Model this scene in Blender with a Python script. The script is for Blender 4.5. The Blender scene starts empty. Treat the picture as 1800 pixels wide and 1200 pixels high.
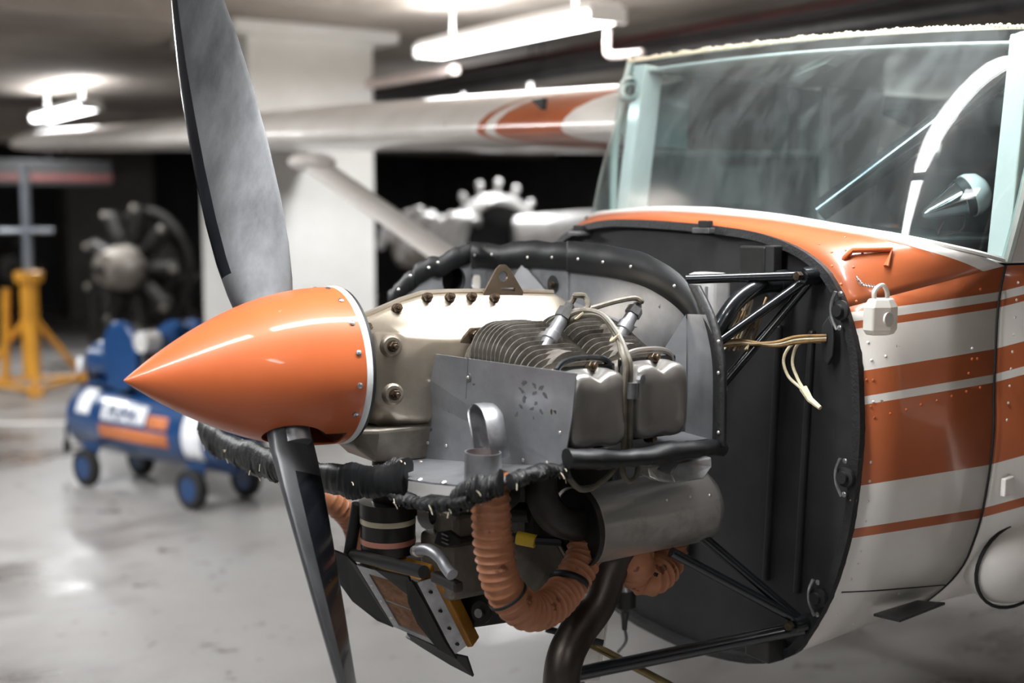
import bpy, bmesh, math, random
from mathutils import Vector, Matrix
random.seed(7)
R = math.radians
# ---------------------------------------------------------------- camera, light, exposure
# Frame: X runs aft along the propeller shaft, Y to starboard, Z up; the floor is z = 0, the shaft 1.3 m above it.
H = 1.3
FPX, ANG, HOR = 2200.0, 56.5, 370.0
_a = R(ANG); _p = math.atan((600 - HOR) / FPX)
FW = Vector((math.cos(_a) * math.cos(_p), math.sin(_a) * math.cos(_p), -math.sin(_p)))
RT = FW.cross(Vector((0, 0, 1))).normalized(); UP = RT.cross(FW)
CAM = Vector((-1.026, -2.178, 0.295))
sc = bpy.context.scene
C = bpy.context.collection
cd = bpy.data.cameras.new('camera'); cam = bpy.data.objects.new('camera', cd); C.objects.link(cam)
cam.matrix_world = Matrix((RT, UP, -FW)).transposed().to_4x4()
cam.location = CAM + Vector((0, 0, H))
cd.sensor_width = 36; cd.lens = 36 * FPX / 1800; cd.clip_start = 0.02; cd.clip_end = 200
cd.dof.use_dof = True; cd.dof.focus_distance = 2.42; cd.dof.aperture_fstop = 1.7
sc.camera = cam
w = bpy.data.worlds.new('garage_ambient'); sc.world = w; w.use_nodes = True
w.node_tree.nodes['Background'].inputs[0].default_value = (0.90, 0.95, 1.0, 1)
w.node_tree.nodes['Background'].inputs[1].default_value = 0.06
sc.view_settings.view_transform = 'Standard'; sc.view_settings.look = 'None'
sc.view_settings.gamma = 1; sc.view_settings.use_curve_mapping = False
sc.view_settings.exposure = 0.0
sc.cycles.use_denoising = True
LAMP_W = 62.0

def at(px, py, ax, val):
    d = FW + RT * ((px - 900) / FPX) - UP * ((py - 600) / FPX)
    i = 'xyz'.index(ax); t = (val - CAM[i]) / d[i]
    return CAM + d * t

# ---------------------------------------------------------------- materials
def lin(h):
    h = h.lstrip('#'); o = []
    for i in (0, 2, 4):
        c = int(h[i:i + 2], 16) / 255
        o.append(c / 12.92 if c <= .04045 else ((c + .055) / 1.055) ** 2.4)
    return (*o, 1)
def newmat(name):
    m = bpy.data.materials.new(name); m.use_nodes = True
    return m, m.node_tree.nodes, m.node_tree.links, m.node_tree.nodes['Principled BSDF']
def mixc(n, l, fac, a, b):
    x = n.new('ShaderNodeMix'); x.data_type = 'RGBA'
    l.new(fac, x.inputs[0])
    for s, v in ((6, a), (7, b)):
        if isinstance(v, tuple): x.inputs[s].default_value = v
        else: l.new(v, x.inputs[s])
    return x.outputs[2]
def noise(n, l, scale, detail=4, rough=.6, stretch=None):
    t = n.new('ShaderNodeTexCoord'); v = t.outputs['Object']
    if stretch:
        mp = n.new('ShaderNodeMapping'); mp.inputs['Scale'].default_value = stretch
        l.new(v, mp.inputs[0]); v = mp.outputs[0]
    x = n.new('ShaderNodeTexNoise'); x.inputs['Scale'].default_value = scale
    x.inputs['Detail'].default_value = detail; x.inputs['Roughness'].default_value = rough
    l.new(v, x.inputs['Vector']); return x.outputs['Fac']
def ramp(n, l, fac, lo, hi):
    x = n.new('ShaderNodeMapRange'); x.inputs[1].default_value = lo; x.inputs[2].default_value = hi
    x.clamp = True; l.new(fac, x.inputs[0]); return x.outputs[0]
def mat(name, c1, c2=None, rough=.5, metal=0., scale=12, spots=None, bump=0., bscale=60, stretch=None, lo=.35, hi=.65, coat=0., r2=None, spec=None):
    m, n, l, b = newmat(name)
    c1 = lin(c1) if isinstance(c1, str) else c1
    b.inputs['Base Color'].default_value = c1
    b.inputs['Roughness'].default_value = rough; b.inputs['Metallic'].default_value = metal
    if coat: b.inputs['Coat Weight'].default_value = coat; b.inputs['Coat Roughness'].default_value = .06
    if spec is not None: b.inputs['Specular IOR Level'].default_value = spec
    col = c1
    if c2:
        f = ramp(n, l, noise(n, l, scale, 6, .65, stretch), lo, hi)
        col = mixc(n, l, f, c1, lin(c2)); l.new(col, b.inputs['Base Color'])
        if r2 is not None:
            rr = n.new('ShaderNodeMapRange'); l.new(f, rr.inputs[0]); rr.inputs[3].default_value = rough; rr.inputs[4].default_value = r2
            l.new(rr.outputs[0], b.inputs['Roughness'])
    if spots:
        sc_, col2, th = spots
        f = ramp(n, l, noise(n, l, sc_, 3, .5), th, th + .03)
        l.new(mixc(n, l, f, col, lin(col2)), b.inputs['Base Color'])
    if bump:
        bn = n.new('ShaderNodeBump'); bn.inputs['Strength'].default_value = bump; bn.inputs['Distance'].default_value = .002
        l.new(noise(n, l, bscale, 5, .6), bn.inputs['Height']); l.new(bn.outputs[0], b.inputs['Normal'])
    return m
M = {}
M['orange'] = mat('orange_paint', '#BA5F35', '#B25930', .42, scale=4, spots=(38, '#E2A27E', .745), coat=.35, spec=.3)
M['white'] = mat('white_paint', '#E4E0DB', '#D6D1CA', .3, scale=3, spots=(30, '#8C857C', .76), coat=.3)
M['alu'] = mat('dull_aluminium', '#A0A1A4', '#86878A', .45, .7, scale=7, spots=(26, '#4F5054', .71), bump=.05, bscale=90)
M['alu_clean'] = mat('bare_aluminium', '#B9BABD', '#8F9093', .36, .85, scale=14, bump=.05)
M['blade'] = mat('blade_metal', '#5B5C5E', '#3C3D3F', .5, .5, scale=11, stretch=(1, 1, .35), spots=(70, '#2C2D30', .745), bump=.04, bscale=120)
M['blade_black'] = mat('blade_black', '#0B0D12', '#15171C', .2, scale=8, spots=(110, '#C9CCD0', .765), coat=.4)
M['cast'] = mat('cast_crankcase', '#B0A799', '#988D7E', .38, .82, scale=5, spots=(14, '#6E6253', .70), bump=.10, bscale=160)
M['cast_grey'] = mat('cast_rocker_cover', '#A09D99', '#8B8783', .34, .75, scale=6, bump=.05, bscale=120)
M['sump'] = mat('oil_sump_metal', '#8A8378', '#5E574E', .45, .5, scale=7, bump=.1)
M['fin'] = mat('fin_metal', '#8F8A82', '#5E5952', .5, .6, scale=30, bump=.2, bscale=300)
M['rubber'] = mat('black_rubber', '#090A0B', '#101113', .5, scale=20, spots=(45, '#2A2B2E', .76), bump=.2, bscale=70)
M['rubber_worn'] = mat('worn_rubber', '#121213', '#1E1E1F', .5, scale=22, spots=(60, '#7B776F', .735), bump=.9, bscale=120)
M['tube'] = mat('black_tube_paint', '#101417', '#191D20', .25, scale=9, coat=.4)
M['black'] = mat('matt_black', '#0D0D0E', '#161617', .6, scale=8)
M['firewall'] = mat('firewall_metal', '#353536', '#262627', .5, .4, scale=4, bump=.08, bscale=40)
M['steel'] = mat('stained_steel', '#EFEBE5', '#8E7F70', .32, .9, scale=7, stretch=(1, 2.0, 1), lo=.52, hi=.80, r2=.45)
M['exhaust'] = mat('dark_exhaust', '#4A4643', '#332F2C', .5, .7, scale=8)
M['tail'] = mat('tail_pipe_metal', '#57504A', '#39332E', .42, .8, scale=6, stretch=(1, 1, .3))
M['bolt'] = mat('bolt_metal', '#6B5B4B', '#3D342B', .38, .85, scale=60)
M['rivet'] = mat('rivet_metal', '#CFCBC4', None, .3, .8)
M['brass'] = mat('brass_bracket', '#6E6050', '#574B3E', .42, .7, scale=20)
M['plug'] = mat('plug_steel', '#B7B7B8', '#8C8C8E', .3, .9, scale=30)
M['scat'] = mat('orange_hose', '#AE7352', '#96603F', .5, scale=16, spots=(30, '#6A3A24', .63), bump=.3, bscale=150)
M['wire'] = mat('cable_sheath', '#6B6457', '#4F493E', .45, scale=50)
M['wire_cream'] = mat('cream_wire', '#D8CDB0', '#B8A988', .5, scale=40)
M['wire_brown'] = mat('brown_wire', '#8B6B3E', '#5B4425', .5, scale=30)
M['cream'] = mat('cream_band', '#D8CDB4', None, .5)
M['pink'] = mat('pink_band', '#C98A78', None, .5)
M['canister'] = mat('canister_paint', '#2B2B2A', '#1F1F1E', .3, scale=10)
M['paper'] = mat('filter_paper', '#8F6A4F', '#6B4A35', .85, scale=60, bump=.8, bscale=400)
M['amber'] = mat('amber_seal', '#A8741F', '#8B5A14', .45, scale=20)
M['yellow_tape'] = mat('yellow_band', '#C9A92A', None, .5)
M['grime'] = mat('engine_grime', '#26231F', '#15130F', .5, .3, scale=14, bump=.5)
M['gold_tube'] = mat('cadmium_tube', '#8C7A52', '#6B5B3B', .35, .8, scale=20)
M['seat'] = mat('seat_cloth', '#1B2022', '#121618', .8, scale=20)
M['interior'] = mat('interior_trim', '#30373A', '#262D30', .7, scale=6)
M['interior_pale'] = mat('interior_pale', '#B7BDB6', '#A3A9A2', .6, scale=6)
M['chrome'] = mat('chrome', '#E5E7EA', None, .08, 1.)
M['plastic_white'] = mat('white_plastic', '#DDE0DE', None, .35)
M['frost'] = mat('frosted_plastic', '#E9E6DE', None, .35)
M['frost'].node_tree.nodes['Principled BSDF'].inputs['Transmission Weight'].default_value = .35
M['concrete_floor'] = None
M['streak_metal'] = mat('polished_streak', '#6A7076', None, .12, .95)  # for the added tube that mimics the windshield reflection
M['column'] = mat('white_column_paint', '#F1F0EC', '#E7E5E0', .7, scale=2)
M['pipe_red'] = mat('red_pipe', '#5A2C28', '#472522', .5, scale=5)
M['pipe_dark'] = mat('dark_pipe', '#2A2A2C', '#3A3A3C', .35, .5, scale=6)
M['pipe_pale'] = mat('pale_conduit', '#D6C9C4', '#C1B0AA', .5, scale=6)
M['lamp_body'] = mat('lamp_housing', '#E4E4E2', None, .5)
M['blue'] = mat('blue_enamel', '#1B4374', '#16365F', .3, scale=4, coat=.4)
M['yellow'] = mat('yellow_enamel', '#E0A033', '#CB8E2A', .4, scale=5)
M['jack_grey'] = mat('jack_pole', '#9AA0A8', '#858B93', .35, .6, scale=6)
M['orange_print'] = mat('orange_print', '#C77646', None, .5)
M['white_print'] = mat('white_print', '#E6E8EC', None, .5)
M['silver'] = mat('silver_engine', '#D6D5D3', '#B5B3B0', .4, .3, scale=8)
M['dark_engine'] = mat('dark_engine', '#2B2826', '#171513', .5, .4, scale=9)
M['grey_engine'] = mat('grey_engine', '#A09A92', '#6E675F', .5, .4, scale=9)
M['tyre'] = mat('tyre_rubber', '#141415', '#1D1D1E', .75, scale=20)
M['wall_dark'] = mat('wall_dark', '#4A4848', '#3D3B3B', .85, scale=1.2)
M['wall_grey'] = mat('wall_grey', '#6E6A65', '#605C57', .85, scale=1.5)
M['rack'] = mat('rack_metal', '#3A3836', '#2A2826', .5, .4, scale=5)

def concrete(name, cols, scale, rough, r2=None):
    m, n, l, b = newmat(name)
    f1 = ramp(n, l, noise(n, l, scale, 8, .62), .3, .7)
    c = mixc(n, l, f1, lin(cols[0]), lin(cols[1]))
    f2 = ramp(n, l, noise(n, l, scale * .7, 6, .62, (1, 1.6, 1)), .47, .62)
    c = mixc(n, l, f2, c, lin(cols[2]))
    f3 = ramp(n, l, noise(n, l, scale * 9, 4, .6), .62, .72)
    c = mixc(n, l, f3, c, lin(cols[3])); l.new(c, b.inputs['Base Color'])
    b.inputs['Roughness'].default_value = rough
    if r2:
        rr = n.new('ShaderNodeMapRange'); l.new(f2, rr.inputs[0]); rr.inputs[3].default_value = rough; rr.inputs[4].default_value = r2
        l.new(rr.outputs[0], b.inputs['Roughness'])
    return m
M['concrete_floor'] = concrete('concrete_floor', ('#9A9896', '#85827F', '#6B6764', '#5F5B58'), .9, .45, .25)
M['concrete_ceiling'] = concrete('concrete_ceiling', ('#A39A92', '#8F867E', '#7D746C', '#A79F97'), .8, .9)

def striped(name, axis_fn, bounds, first, second):
    """paint scheme: bounds are levels where the colour flips"""
    m, n, l, b = newmat(name)
    b.inputs['Roughness'].default_value = .28; b.inputs['Coat Weight'].default_value = .4; b.inputs['Coat Roughness'].default_value = .06
    t = n.new('ShaderNodeTexCoord'); s = n.new('ShaderNodeSeparateXYZ'); l.new(t.outputs['Object'], s.inputs[0])
    def op(o, a, b_):
        k = n.new('ShaderNodeMath'); k.operation = o
        for i, v in enumerate((a, b_)):
            if isinstance(v, (int, float)): k.inputs[i].default_value = v
            else: l.new(v, k.inputs[i])
        return k.outputs[0]
    v = axis_fn(op, s.outputs[0], s.outputs[1], s.outputs[2])
    tot = None
    sg = 1
    for bd in bounds:      # ascending
        g = op('GREATER_THAN', v, bd); g = op('MULTIPLY', g, sg); sg = -sg
        tot = g if tot is None else op('ADD', tot, g)
    f = ramp(n, l, noise(n, l, 3, 5, .6), .35, .65)
    def two(h1, h2): return mixc(n, l, f, lin(h1), lin(h2))
    col = mixc(n, l, tot, two(*first), two(*second))
    sp = ramp(n, l, noise(n, l, 28, 3, .5), .745, .77)
    col = mixc(n, l, sp, col, lin('#8A7F74'))
    l.new(col, b.inputs['Base Color'])
    return m
WH, ORG = ('#E2DED8', '#D2CCC4'), ('#B0603B', '#A45733')
def zfun(op, x, y, z):
    k = op('ADD', op('MULTIPLY', z, .16), .105)
    return op('SUBTRACT', z, op('MULTIPLY', k, op('SUBTRACT', x, .86)))
M['fus'] = striped('fuselage_paint', zfun, (-.323, -.303, -.214, -.054, -.038, .011, .090, .104, .121), WH, ORG)
def yfun(op, x, y, z):
    return op('ADD', op('ABSOLUTE', y, 0), op('MULTIPLY', op('SUBTRACT', x, 1.2), 1.05))
M['wingp'] = striped('wing_paint', yfun, (.93, 1.30, 1.36, 1.41), WH, ORG)

def glass(name, tint, rough=.0, dirt=.0):
    m, n, l, b = newmat(name)
    out = n['Material Output']; n.remove(b)
    tr = n.new('ShaderNodeBsdfTransparent'); tr.inputs[0].default_value = tint
    gl = n.new('ShaderNodeBsdfGlossy'); gl.inputs['Roughness'].default_value = rough; gl.inputs[0].default_value = (1, 1, 1, 1)
    lw = n.new('ShaderNodeLayerWeight'); pw = n.new('ShaderNodeMath'); pw.operation = 'POWER'; l.new(lw.outputs['Facing'], pw.inputs[0]); pw.inputs[1].default_value = 4.5
    fr = n.new('ShaderNodeMath'); fr.operation = 'MULTIPLY_ADD'; l.new(pw.outputs[0], fr.inputs[0]); fr.inputs[1].default_value = .85; fr.inputs[2].default_value = .045
    mx = n.new('ShaderNodeMixShader'); l.new(fr.outputs[0], mx.inputs[0]); l.new(tr.outputs[0], mx.inputs[1]); l.new(gl.outputs[0], mx.inputs[2])
    last = mx.outputs[0]
    if dirt:
        df = n.new('ShaderNodeBsdfDiffuse'); df.inputs[0].default_value = lin('#B9C4C4')
        f = ramp(n, l, noise(n, l, 5, 8, .7, (1, 1.8, .8)), .40, .75)
        k = n.new('ShaderNodeMath'); k.operation = 'MULTIPLY_ADD'; l.new(f, k.inputs[0]); k.inputs[1].default_value = dirt; k.inputs[2].default_value = dirt * .35
        m2 = n.new('ShaderNodeMixShader'); l.new(k.outputs[0], m2.inputs[0]); l.new(last, m2.inputs[1]); l.new(df.outputs[0], m2.inputs[2])
        last = m2.outputs[0]
    l.new(last, out.inputs[0])
    return m
M['glass'] = glass('windshield_acrylic', (.72, .84, .85, 1), .02, .09)
M['glass_side'] = glass('side_window_acrylic', (.75, .85, .85, 1), .02, .12)

# ---------------------------------------------------------------- mesh helpers
V3 = lambda p: Vector(p)
class B:
    def __init__(s): s.v = []; s.f = []; s.m = []
    def add(s, vs, fs, mi=0):
        o = len(s.v); s.v += [tuple(v) for v in vs]
        for f in fs: s.f.append([i + o for i in f]); s.m.append(mi)
        return s
    def box(s, c, d, rot=None, mi=0):
        c = V3(c); hx, hy, hz = d[0] / 2, d[1] / 2, d[2] / 2
        vs = [Vector((x, y, z)) for x in (-hx, hx) for y in (-hy, hy) for z in (-hz, hz)]
        if rot is not None: vs = [rot @ v for v in vs]
        return s.add([v + c for v in vs], [(0, 1, 3, 2), (4, 6, 7, 5), (0, 4, 5, 1), (2, 3, 7, 6), (0, 2, 6, 4), (1, 5, 7, 3)], mi)
    def loft(s, rings, closed=True, caps=True, mi=0, mf=None):
        n = len(rings[0]); o = len(s.v)
        for r in rings: s.v += [tuple(p) for p in r]
        for i in range(len(rings) - 1):
            for j in range(n if closed else n - 1):
                k = (j + 1) % n
                s.f.append([o + i * n + j, o + i * n + k, o + (i + 1) * n + k, o + (i + 1) * n + j]); s.m.append(mf(i, j) if mf else mi)
        if caps and closed:
            s.f.append([o + j for j in range(n)][::-1]); s.m.append(mi if not mf else mf(0, 0))
            s.f.append([o + (len(rings) - 1) * n + j for j in range(n)]); s.m.append(mi if not mf else mf(len(rings) - 2, 0))
        return s
    def lathe(s, prof, origin=(0, 0, 0), axis=(0, 0, 1), seg=24, caps=True, mi=0, mf=None):
        """prof: (distance along axis, radius)"""
        a = V3(axis).normalized(); u = a.orthogonal().normalized(); v = a.cross(u); o = V3(origin)
        rings = [[o + a * d + (u * math.cos(2 * math.pi * j / seg) + v * math.sin(2 * math.pi * j / seg)) * max(r, 1e-5) for j in range(seg)] for d, r in prof]
        return s.loft(rings, True, caps, mi, mf)
    def cyl(s, a, b, r, seg=12, r2=None, mi=0):
        a, b = V3(a), V3(b)
        return s.lathe([(0, r), ((b - a).length, r if r2 is None else r2)], a, b - a, seg, True, mi)
    def tube(s, pts, r, seg=10, mi=0, caps=True):
        pts = [V3(p) for p in pts]; n = len(pts)
        rr = r if callable(r) else (lambda t: r)
        tg = []
        for i in range(n):
            d = pts[min(i + 1, n - 1)] - pts[max(i - 1, 0)]; tg.append(d.normalized())
        u = tg[0].orthogonal().normalized(); rings = []
        for i in range(n):
            u = (u - tg[i] * u.dot(tg[i]))
            u = u.normalized() if u.length > 1e-6 else tg[i].orthogonal().normalized()
            w_ = tg[i].cross(u); q = rr(i / (n - 1))
            rings.append([pts[i] + (u * math.cos(2 * math.pi * j / seg) + w_ * math.sin(2 * math.pi * j / seg)) * q for j in range(seg)])
        return s.loft(rings, True, caps, mi)
    def prism(s, poly, off, mi=0):
        """poly: 3D points, extruded by vector off"""
        poly = [V3(p) for p in poly]; off = V3(off); n = len(poly)
        return s.add(poly + [p + off for p in poly], [list(range(n))[::-1], [i + n for i in range(n)]] + [[i, (i + 1) % n, (i + 1) % n + n, i + n] for i in range(n)], mi)
    def sphere(s, c, r, seg=16, rings=10, sc=(1, 1, 1), mi=0):
        c = V3(c); o = len(s.v)
        rs = []
        for i in range(rings + 1):
            t = math.pi * i / rings
            rs.append([c + Vector((sc[0] * r * math.sin(t) * math.cos(2 * math.pi * j / seg), sc[1] * r * math.sin(t) * math.sin(2 * math.pi * j / seg), sc[2] * r * math.cos(t))) for j in range(seg)])
        return s.loft(rs, True, False, mi)
    def mesh(s, name, smooth=35):
        me = bpy.data.meshes.new(name); me.from_pydata(s.v, [], s.f); me.update()
        bm = bmesh.new(); bm.from_mesh(me); bmesh.ops.remove_doubles(bm, verts=bm.verts, dist=1e-6); bmesh.ops.recalc_face_normals(bm, faces=bm.faces)
        # keep material slots
        bm.to_mesh(me); bm.free()
        return me
def spline(pts, n=8):
    pts = [V3(p) for p in pts]; out = []
    P = [pts[0] * 2 - pts[1]] + pts + [pts[-1] * 2 - pts[-2]]
    for i in range(1, len(P) - 2):
        for k in range(n):
            t = k / n; p0, p1, p2, p3 = P[i - 1:i + 3]
            out.append(.5 * ((2 * p1) + (p2 - p0) * t + (2 * p0 - 5 * p1 + 4 * p2 - p3) * t * t + (-p0 + 3 * p1 - 3 * p2 + p3) * t ** 3))
    return out + [pts[-1]]
def obj(name, b, mats, parent=None, smooth=35, bevel=0, seg=2, thick=0, label=None):
    if isinstance(b, B):
        me = bpy.data.meshes.new(name); me.from_pydata(b.v, [], b.f)
        me.polygons.foreach_set('material_index', b.m)
        bm = bmesh.new(); bm.from_mesh(me); bmesh.ops.remove_doubles(bm, verts=bm.verts, dist=1e-6)
        bmesh.ops.recalc_face_normals(bm, faces=bm.faces); bm.to_mesh(me); bm.free()
        if smooth:
            me.polygons.foreach_set('use_smooth', [True] * len(me.polygons)); me.set_sharp_from_angle(angle=R(smooth))
    else: me = b
    if mats is not None and not me.materials:
        for m in (mats if isinstance(mats, (list, tuple)) else [mats]): me.materials.append(M[m] if isinstance(m, str) else m)
    o = bpy.data.objects.new(name, me); C.objects.link(o)
    if parent is not None: o.parent = parent
    if thick:
        k = o.modifiers.new('thickness', 'SOLIDIFY'); k.thickness = thick; k.offset = 0
    if bevel:
        k = o.modifiers.new('edges', 'BEVEL'); k.width = bevel; k.segments = seg; k.limit_method = 'ANGLE'; k.angle_limit = R(40)
    if label: o['label'] = label
    return o
def cut(o, cutter):
    """carve the cutter's shape out of o for good"""
    t = obj('cutter', cutter, None, None, 0)
    k = o.modifiers.new('cut', 'BOOLEAN'); k.object = t; k.operation = 'DIFFERENCE'; k.solver = 'EXACT'
    dg = bpy.context.evaluated_depsgraph_get(); me = bpy.data.meshes.new_from_object(o.evaluated_get(dg))
    old = o.data; o.modifiers.clear(); o.data = me; bpy.data.objects.remove(t); bpy.data.meshes.remove(old)
    return o
def thing(name, label, cat, loc=(0, 0, 0), group=None, rotz=0):
    o = bpy.data.objects.new(name, None); C.objects.link(o); o.location = loc; o.rotation_euler.z = rotz
    o['label'] = label; o['category'] = cat
    if group: o['group'] = group
    return o
def tag(o, label, cat, group=None):
    o['label'] = label; o['category'] = cat
    if group: o['group'] = group
    return o
def struct(name, b, m, parent=None, **k):
    o = obj(name, b, m, parent, **k); o['kind'] = 'structure'; return o
def inst(name, me, loc, nrm, parent, spin=0., up=Vector((0, 0, 1))):
    o = bpy.data.objects.new(name, me); C.objects.link(o); o.parent = parent
    o.rotation_mode = 'QUATERNION'; o.rotation_quaternion = up.rotation_difference(V3(nrm)) ; o.location = loc
    return o
def shared(name, b, mats, smooth=35):
    o = obj(name, b, mats, None, smooth); me = o.data; bpy.data.objects.remove(o); return me

# ================================================================ the setting
FL = -H
fl = struct('floor', B().box((1, 5, FL - .1), (30, 34, .2)), 'concrete_floor', smooth=0)
CZ = 1.52
struct('ceiling', B().box((1, 5, CZ + .1), (30, 34, .2)), 'concrete_ceiling', smooth=0)
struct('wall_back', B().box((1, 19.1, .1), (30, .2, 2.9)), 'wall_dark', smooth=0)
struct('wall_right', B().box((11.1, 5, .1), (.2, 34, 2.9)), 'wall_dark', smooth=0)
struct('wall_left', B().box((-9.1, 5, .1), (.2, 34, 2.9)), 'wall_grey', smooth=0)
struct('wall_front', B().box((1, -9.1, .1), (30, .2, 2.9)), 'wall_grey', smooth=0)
# ceiling beams across the garage
def beam(name, a, b, wdt, drop):
    a, b = V3(a), V3(b); d = (b - a); ln = d.length; ang = math.atan2(d.y, d.x)
    return struct(name, B().box(((a + b) / 2 + Vector((0, 0, CZ - drop / 2))), (ln, wdt, drop), Matrix.Rotation(ang, 3, 'Z')), 'concrete_ceiling', smooth=0, bevel=.02)
beam('trim_1', (-2.2, 5.2, 0), (1.5, 5.2, 0), 1.1, .20)
beam('trim_2', (-8, 13.6, 0), (10, 13.6, 0), .7, .42)
# white column with a capital below the slab
cc = at(503, 300, 'y', 6.2)
col = struct('wall_column', B().box((cc.x, cc.y, (CZ + FL) / 2), (.93, .93, CZ - FL)), 'column', smooth=0, bevel=.015)
struct('trim_3', B().box((cc.x, cc.y, CZ - .04), (1.2, 1.2, .08)), 'column', smooth=0, bevel=.01)
# painted line on the floor
ln = struct('trim_4', B().box((0, 0, 0), (3.0, .09, .004)), 'column', smooth=0)
ln.location = at(60, 744, 'z', FL) + Vector((0, 0, .003)); ln.rotation_euler.z = R(-28)
# grey wall block and dark ducting in the depth
struct('wall_pier', B().box((4.4, 17.2, 0), (1.3, .5, 2.8)), 'wall_grey', smooth=0)

# ---------------------------------------------------------------- lamps
def lamp(x, y, z, label, group=None, ln=1.7, watt=LAMP_W, rot=0.):
    t = thing('ceiling_lamp', label, 'lamp', (x, y, z), group, rot)
    obj('housing', B().box((0, 0, .045), (.20, ln, .05)), 'lamp_body', t, smooth=0, bevel=.01)
    em, n, l, b = newmat('lamp_light') if 'lamp_light' not in M else (M['lamp_light'], None, None, None)
    if n:
        b.inputs['Base Color'].default_value = (1, 1, 1, 1); b.inputs['Emission Color'].default_value = (.97, .985, 1, 1); b.inputs['Emission Strength'].default_value = 14
        M['lamp_light'] = em
    for s in (-1, 1):
        obj('tube', B().cyl((s * .07, -ln / 2 + .03, .0), (s * .07, ln / 2 - .03, .0), .026, 12), 'lamp_light', t)
    obj('diffuser', B().box((0, 0, .012), (.22, ln - .04, .012)), 'lamp_light', t, smooth=0, bevel=.004)
    for s in (-1, 1):
        obj('end_cap', B().box((0, s * (ln / 2 + .01), .01), (.22, .03, .08)), 'lamp_body', t, smooth=0, bevel=.006)
        obj('hanger', B().cyl((0, s * ln * .35, .06), (0, s * ln * .35, CZ - z), .008, 8), 'lamp_body', t)
    ld = bpy.data.lights.new('lamp_glow', 'AREA'); ld.shape = 'RECTANGLE'; ld.size = .16; ld.size_y = ln; ld.energy = watt; ld.color = (.965, .985, 1)
    lo = bpy.data.objects.new('lamp_glow', ld); C.objects.link(lo); lo.parent = t; lo.location = (0, 0, -.035)
    l2 = ld.copy(); l2.energy = watt * .55; lo = bpy.data.objects.new('lamp_uplight', l2); C.objects.link(lo); lo.parent = t; lo.location = (0, 0, .085); lo.rotation_euler.x = math.pi
    return t
lamp(2.86, 3.72, 1.25, 'lit fluorescent ceiling lamp beside the bent pale conduit above the wing', ln=1.75)
lamp(5.2, 7.5, 1.25, 'added fluorescent ceiling lamp hidden behind the wing to brighten the silver turbine', ln=1.6)  # added lamp, kept out of sight by the wing, brightens the turbine
lamp(2.2, 10.7, 1.25, 'lit fluorescent ceiling lamp far back beyond the wing tip', ln=1.9)
for x, y, wt, ro in ((-.95, -3.4, 7, 0), (-1.35, -.42, 34, R(90)), (-.95, 3.9, 150, 0), (2.86, -3.4, 34, 0), (-4.6, -1.5, 7, 0), (-.95, 8.6, 90, 0), (2.86, .1, 50, 0), (.55, -.42, 44, R(90))):  # lamps out of view; the back left one is added to brighten the background
    lamp(x, y, 1.25, 'unseen fluorescent ceiling lamp with paired tubes over the open floor around the airplane', 'ceiling lamps around the airplane', watt=wt, rot=ro)

# ---------------------------------------------------------------- pipes under the ceiling
def pipe(name, pts, r, m, label, cat='pipe', straps=()):
    t = thing(name, label, cat, V3(pts[0]))
    o = V3(pts[0])
    obj('pipe_run', B().tube([V3(p) - o for p in pts], r, 14), m, t)
    for f in straps:
        p = V3(pts[0]).lerp(V3(pts[-1]), f) - o
        st = obj('pipe_hanger', B().cyl(p, (p.x, p.y, CZ - o.z), .007, 8).lathe([(-.012, r + .004), (.012, r + .004)], p, V3(pts[-1]) - V3(pts[0]), 16), 'pipe_dark', t)
    return t
pipe('ceiling_pipe', [(4.3, 12, 1.40), (4.3, -2.2, 1.40)], .045, 'pipe_red', 'long dark red pipe running under the ceiling above the windshield', straps=(.2, .45, .7))
pipe('ceiling_pipe', [(3.9, 12, 1.22), (3.9, -2.2, 1.22)], .055, 'pipe_dark', 'thick dark grey pipe hung lowest under the ceiling behind the cabin', straps=(.25, .5, .75))
pipe('ceiling_pipe', [(4.05, 12, 1.33), (4.05, -2.2, 1.33)], .02, 'pipe_dark', 'thin dark pipe between the red pipe and the thick grey pipe')
pa = at(1068, 62, 'y', 3.0)
pipe('conduit', spline([pa + Vector((0, 0, .05)), pa, at(1068, 90, 'y', 3.0), at(1080, 97, 'y', 2.95), at(1130, 92, 'y', 2.75)], 6), .016, 'pipe_pale', 'pale bent conduit at the end of the lamp above the wing', 'conduit')
pipe('ceiling_pipe', [at(640, 150, 'y', 5.8), at(770, 128, 'y', 4.9), at(800, 122, 'y', 4.6)], .03, 'pipe_pale', 'short pale pipe under the ceiling next to the white column')

# ================================================================ the airplane
A = thing('airplane', 'orange and white high-wing light airplane with its engine cowling removed', 'airplane', (0, 0, FL))
ROLL = R(2.5)
def ap(name, b, mats, parent=None, roll=False, **k):
    o = obj(name, b, mats, None, **k)
    if parent is None:
        o.parent = A; o.location = (0, 0, H)
        if roll: o.rotation_euler.x = ROLL
    else: o.parent = parent
    return o
def unroll(p):
    c_, s_ = math.cos(ROLL), math.sin(ROLL); return Vector((p[0], p[1] * c_ + p[2] * s_, -p[1] * s_ + p[2] * c_))
def roll(p):
    c_, s_ = math.cos(ROLL), math.sin(ROLL); return Vector((p[0], p[1] * c_ - p[2] * s_, p[1] * s_ + p[2] * c_))
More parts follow.
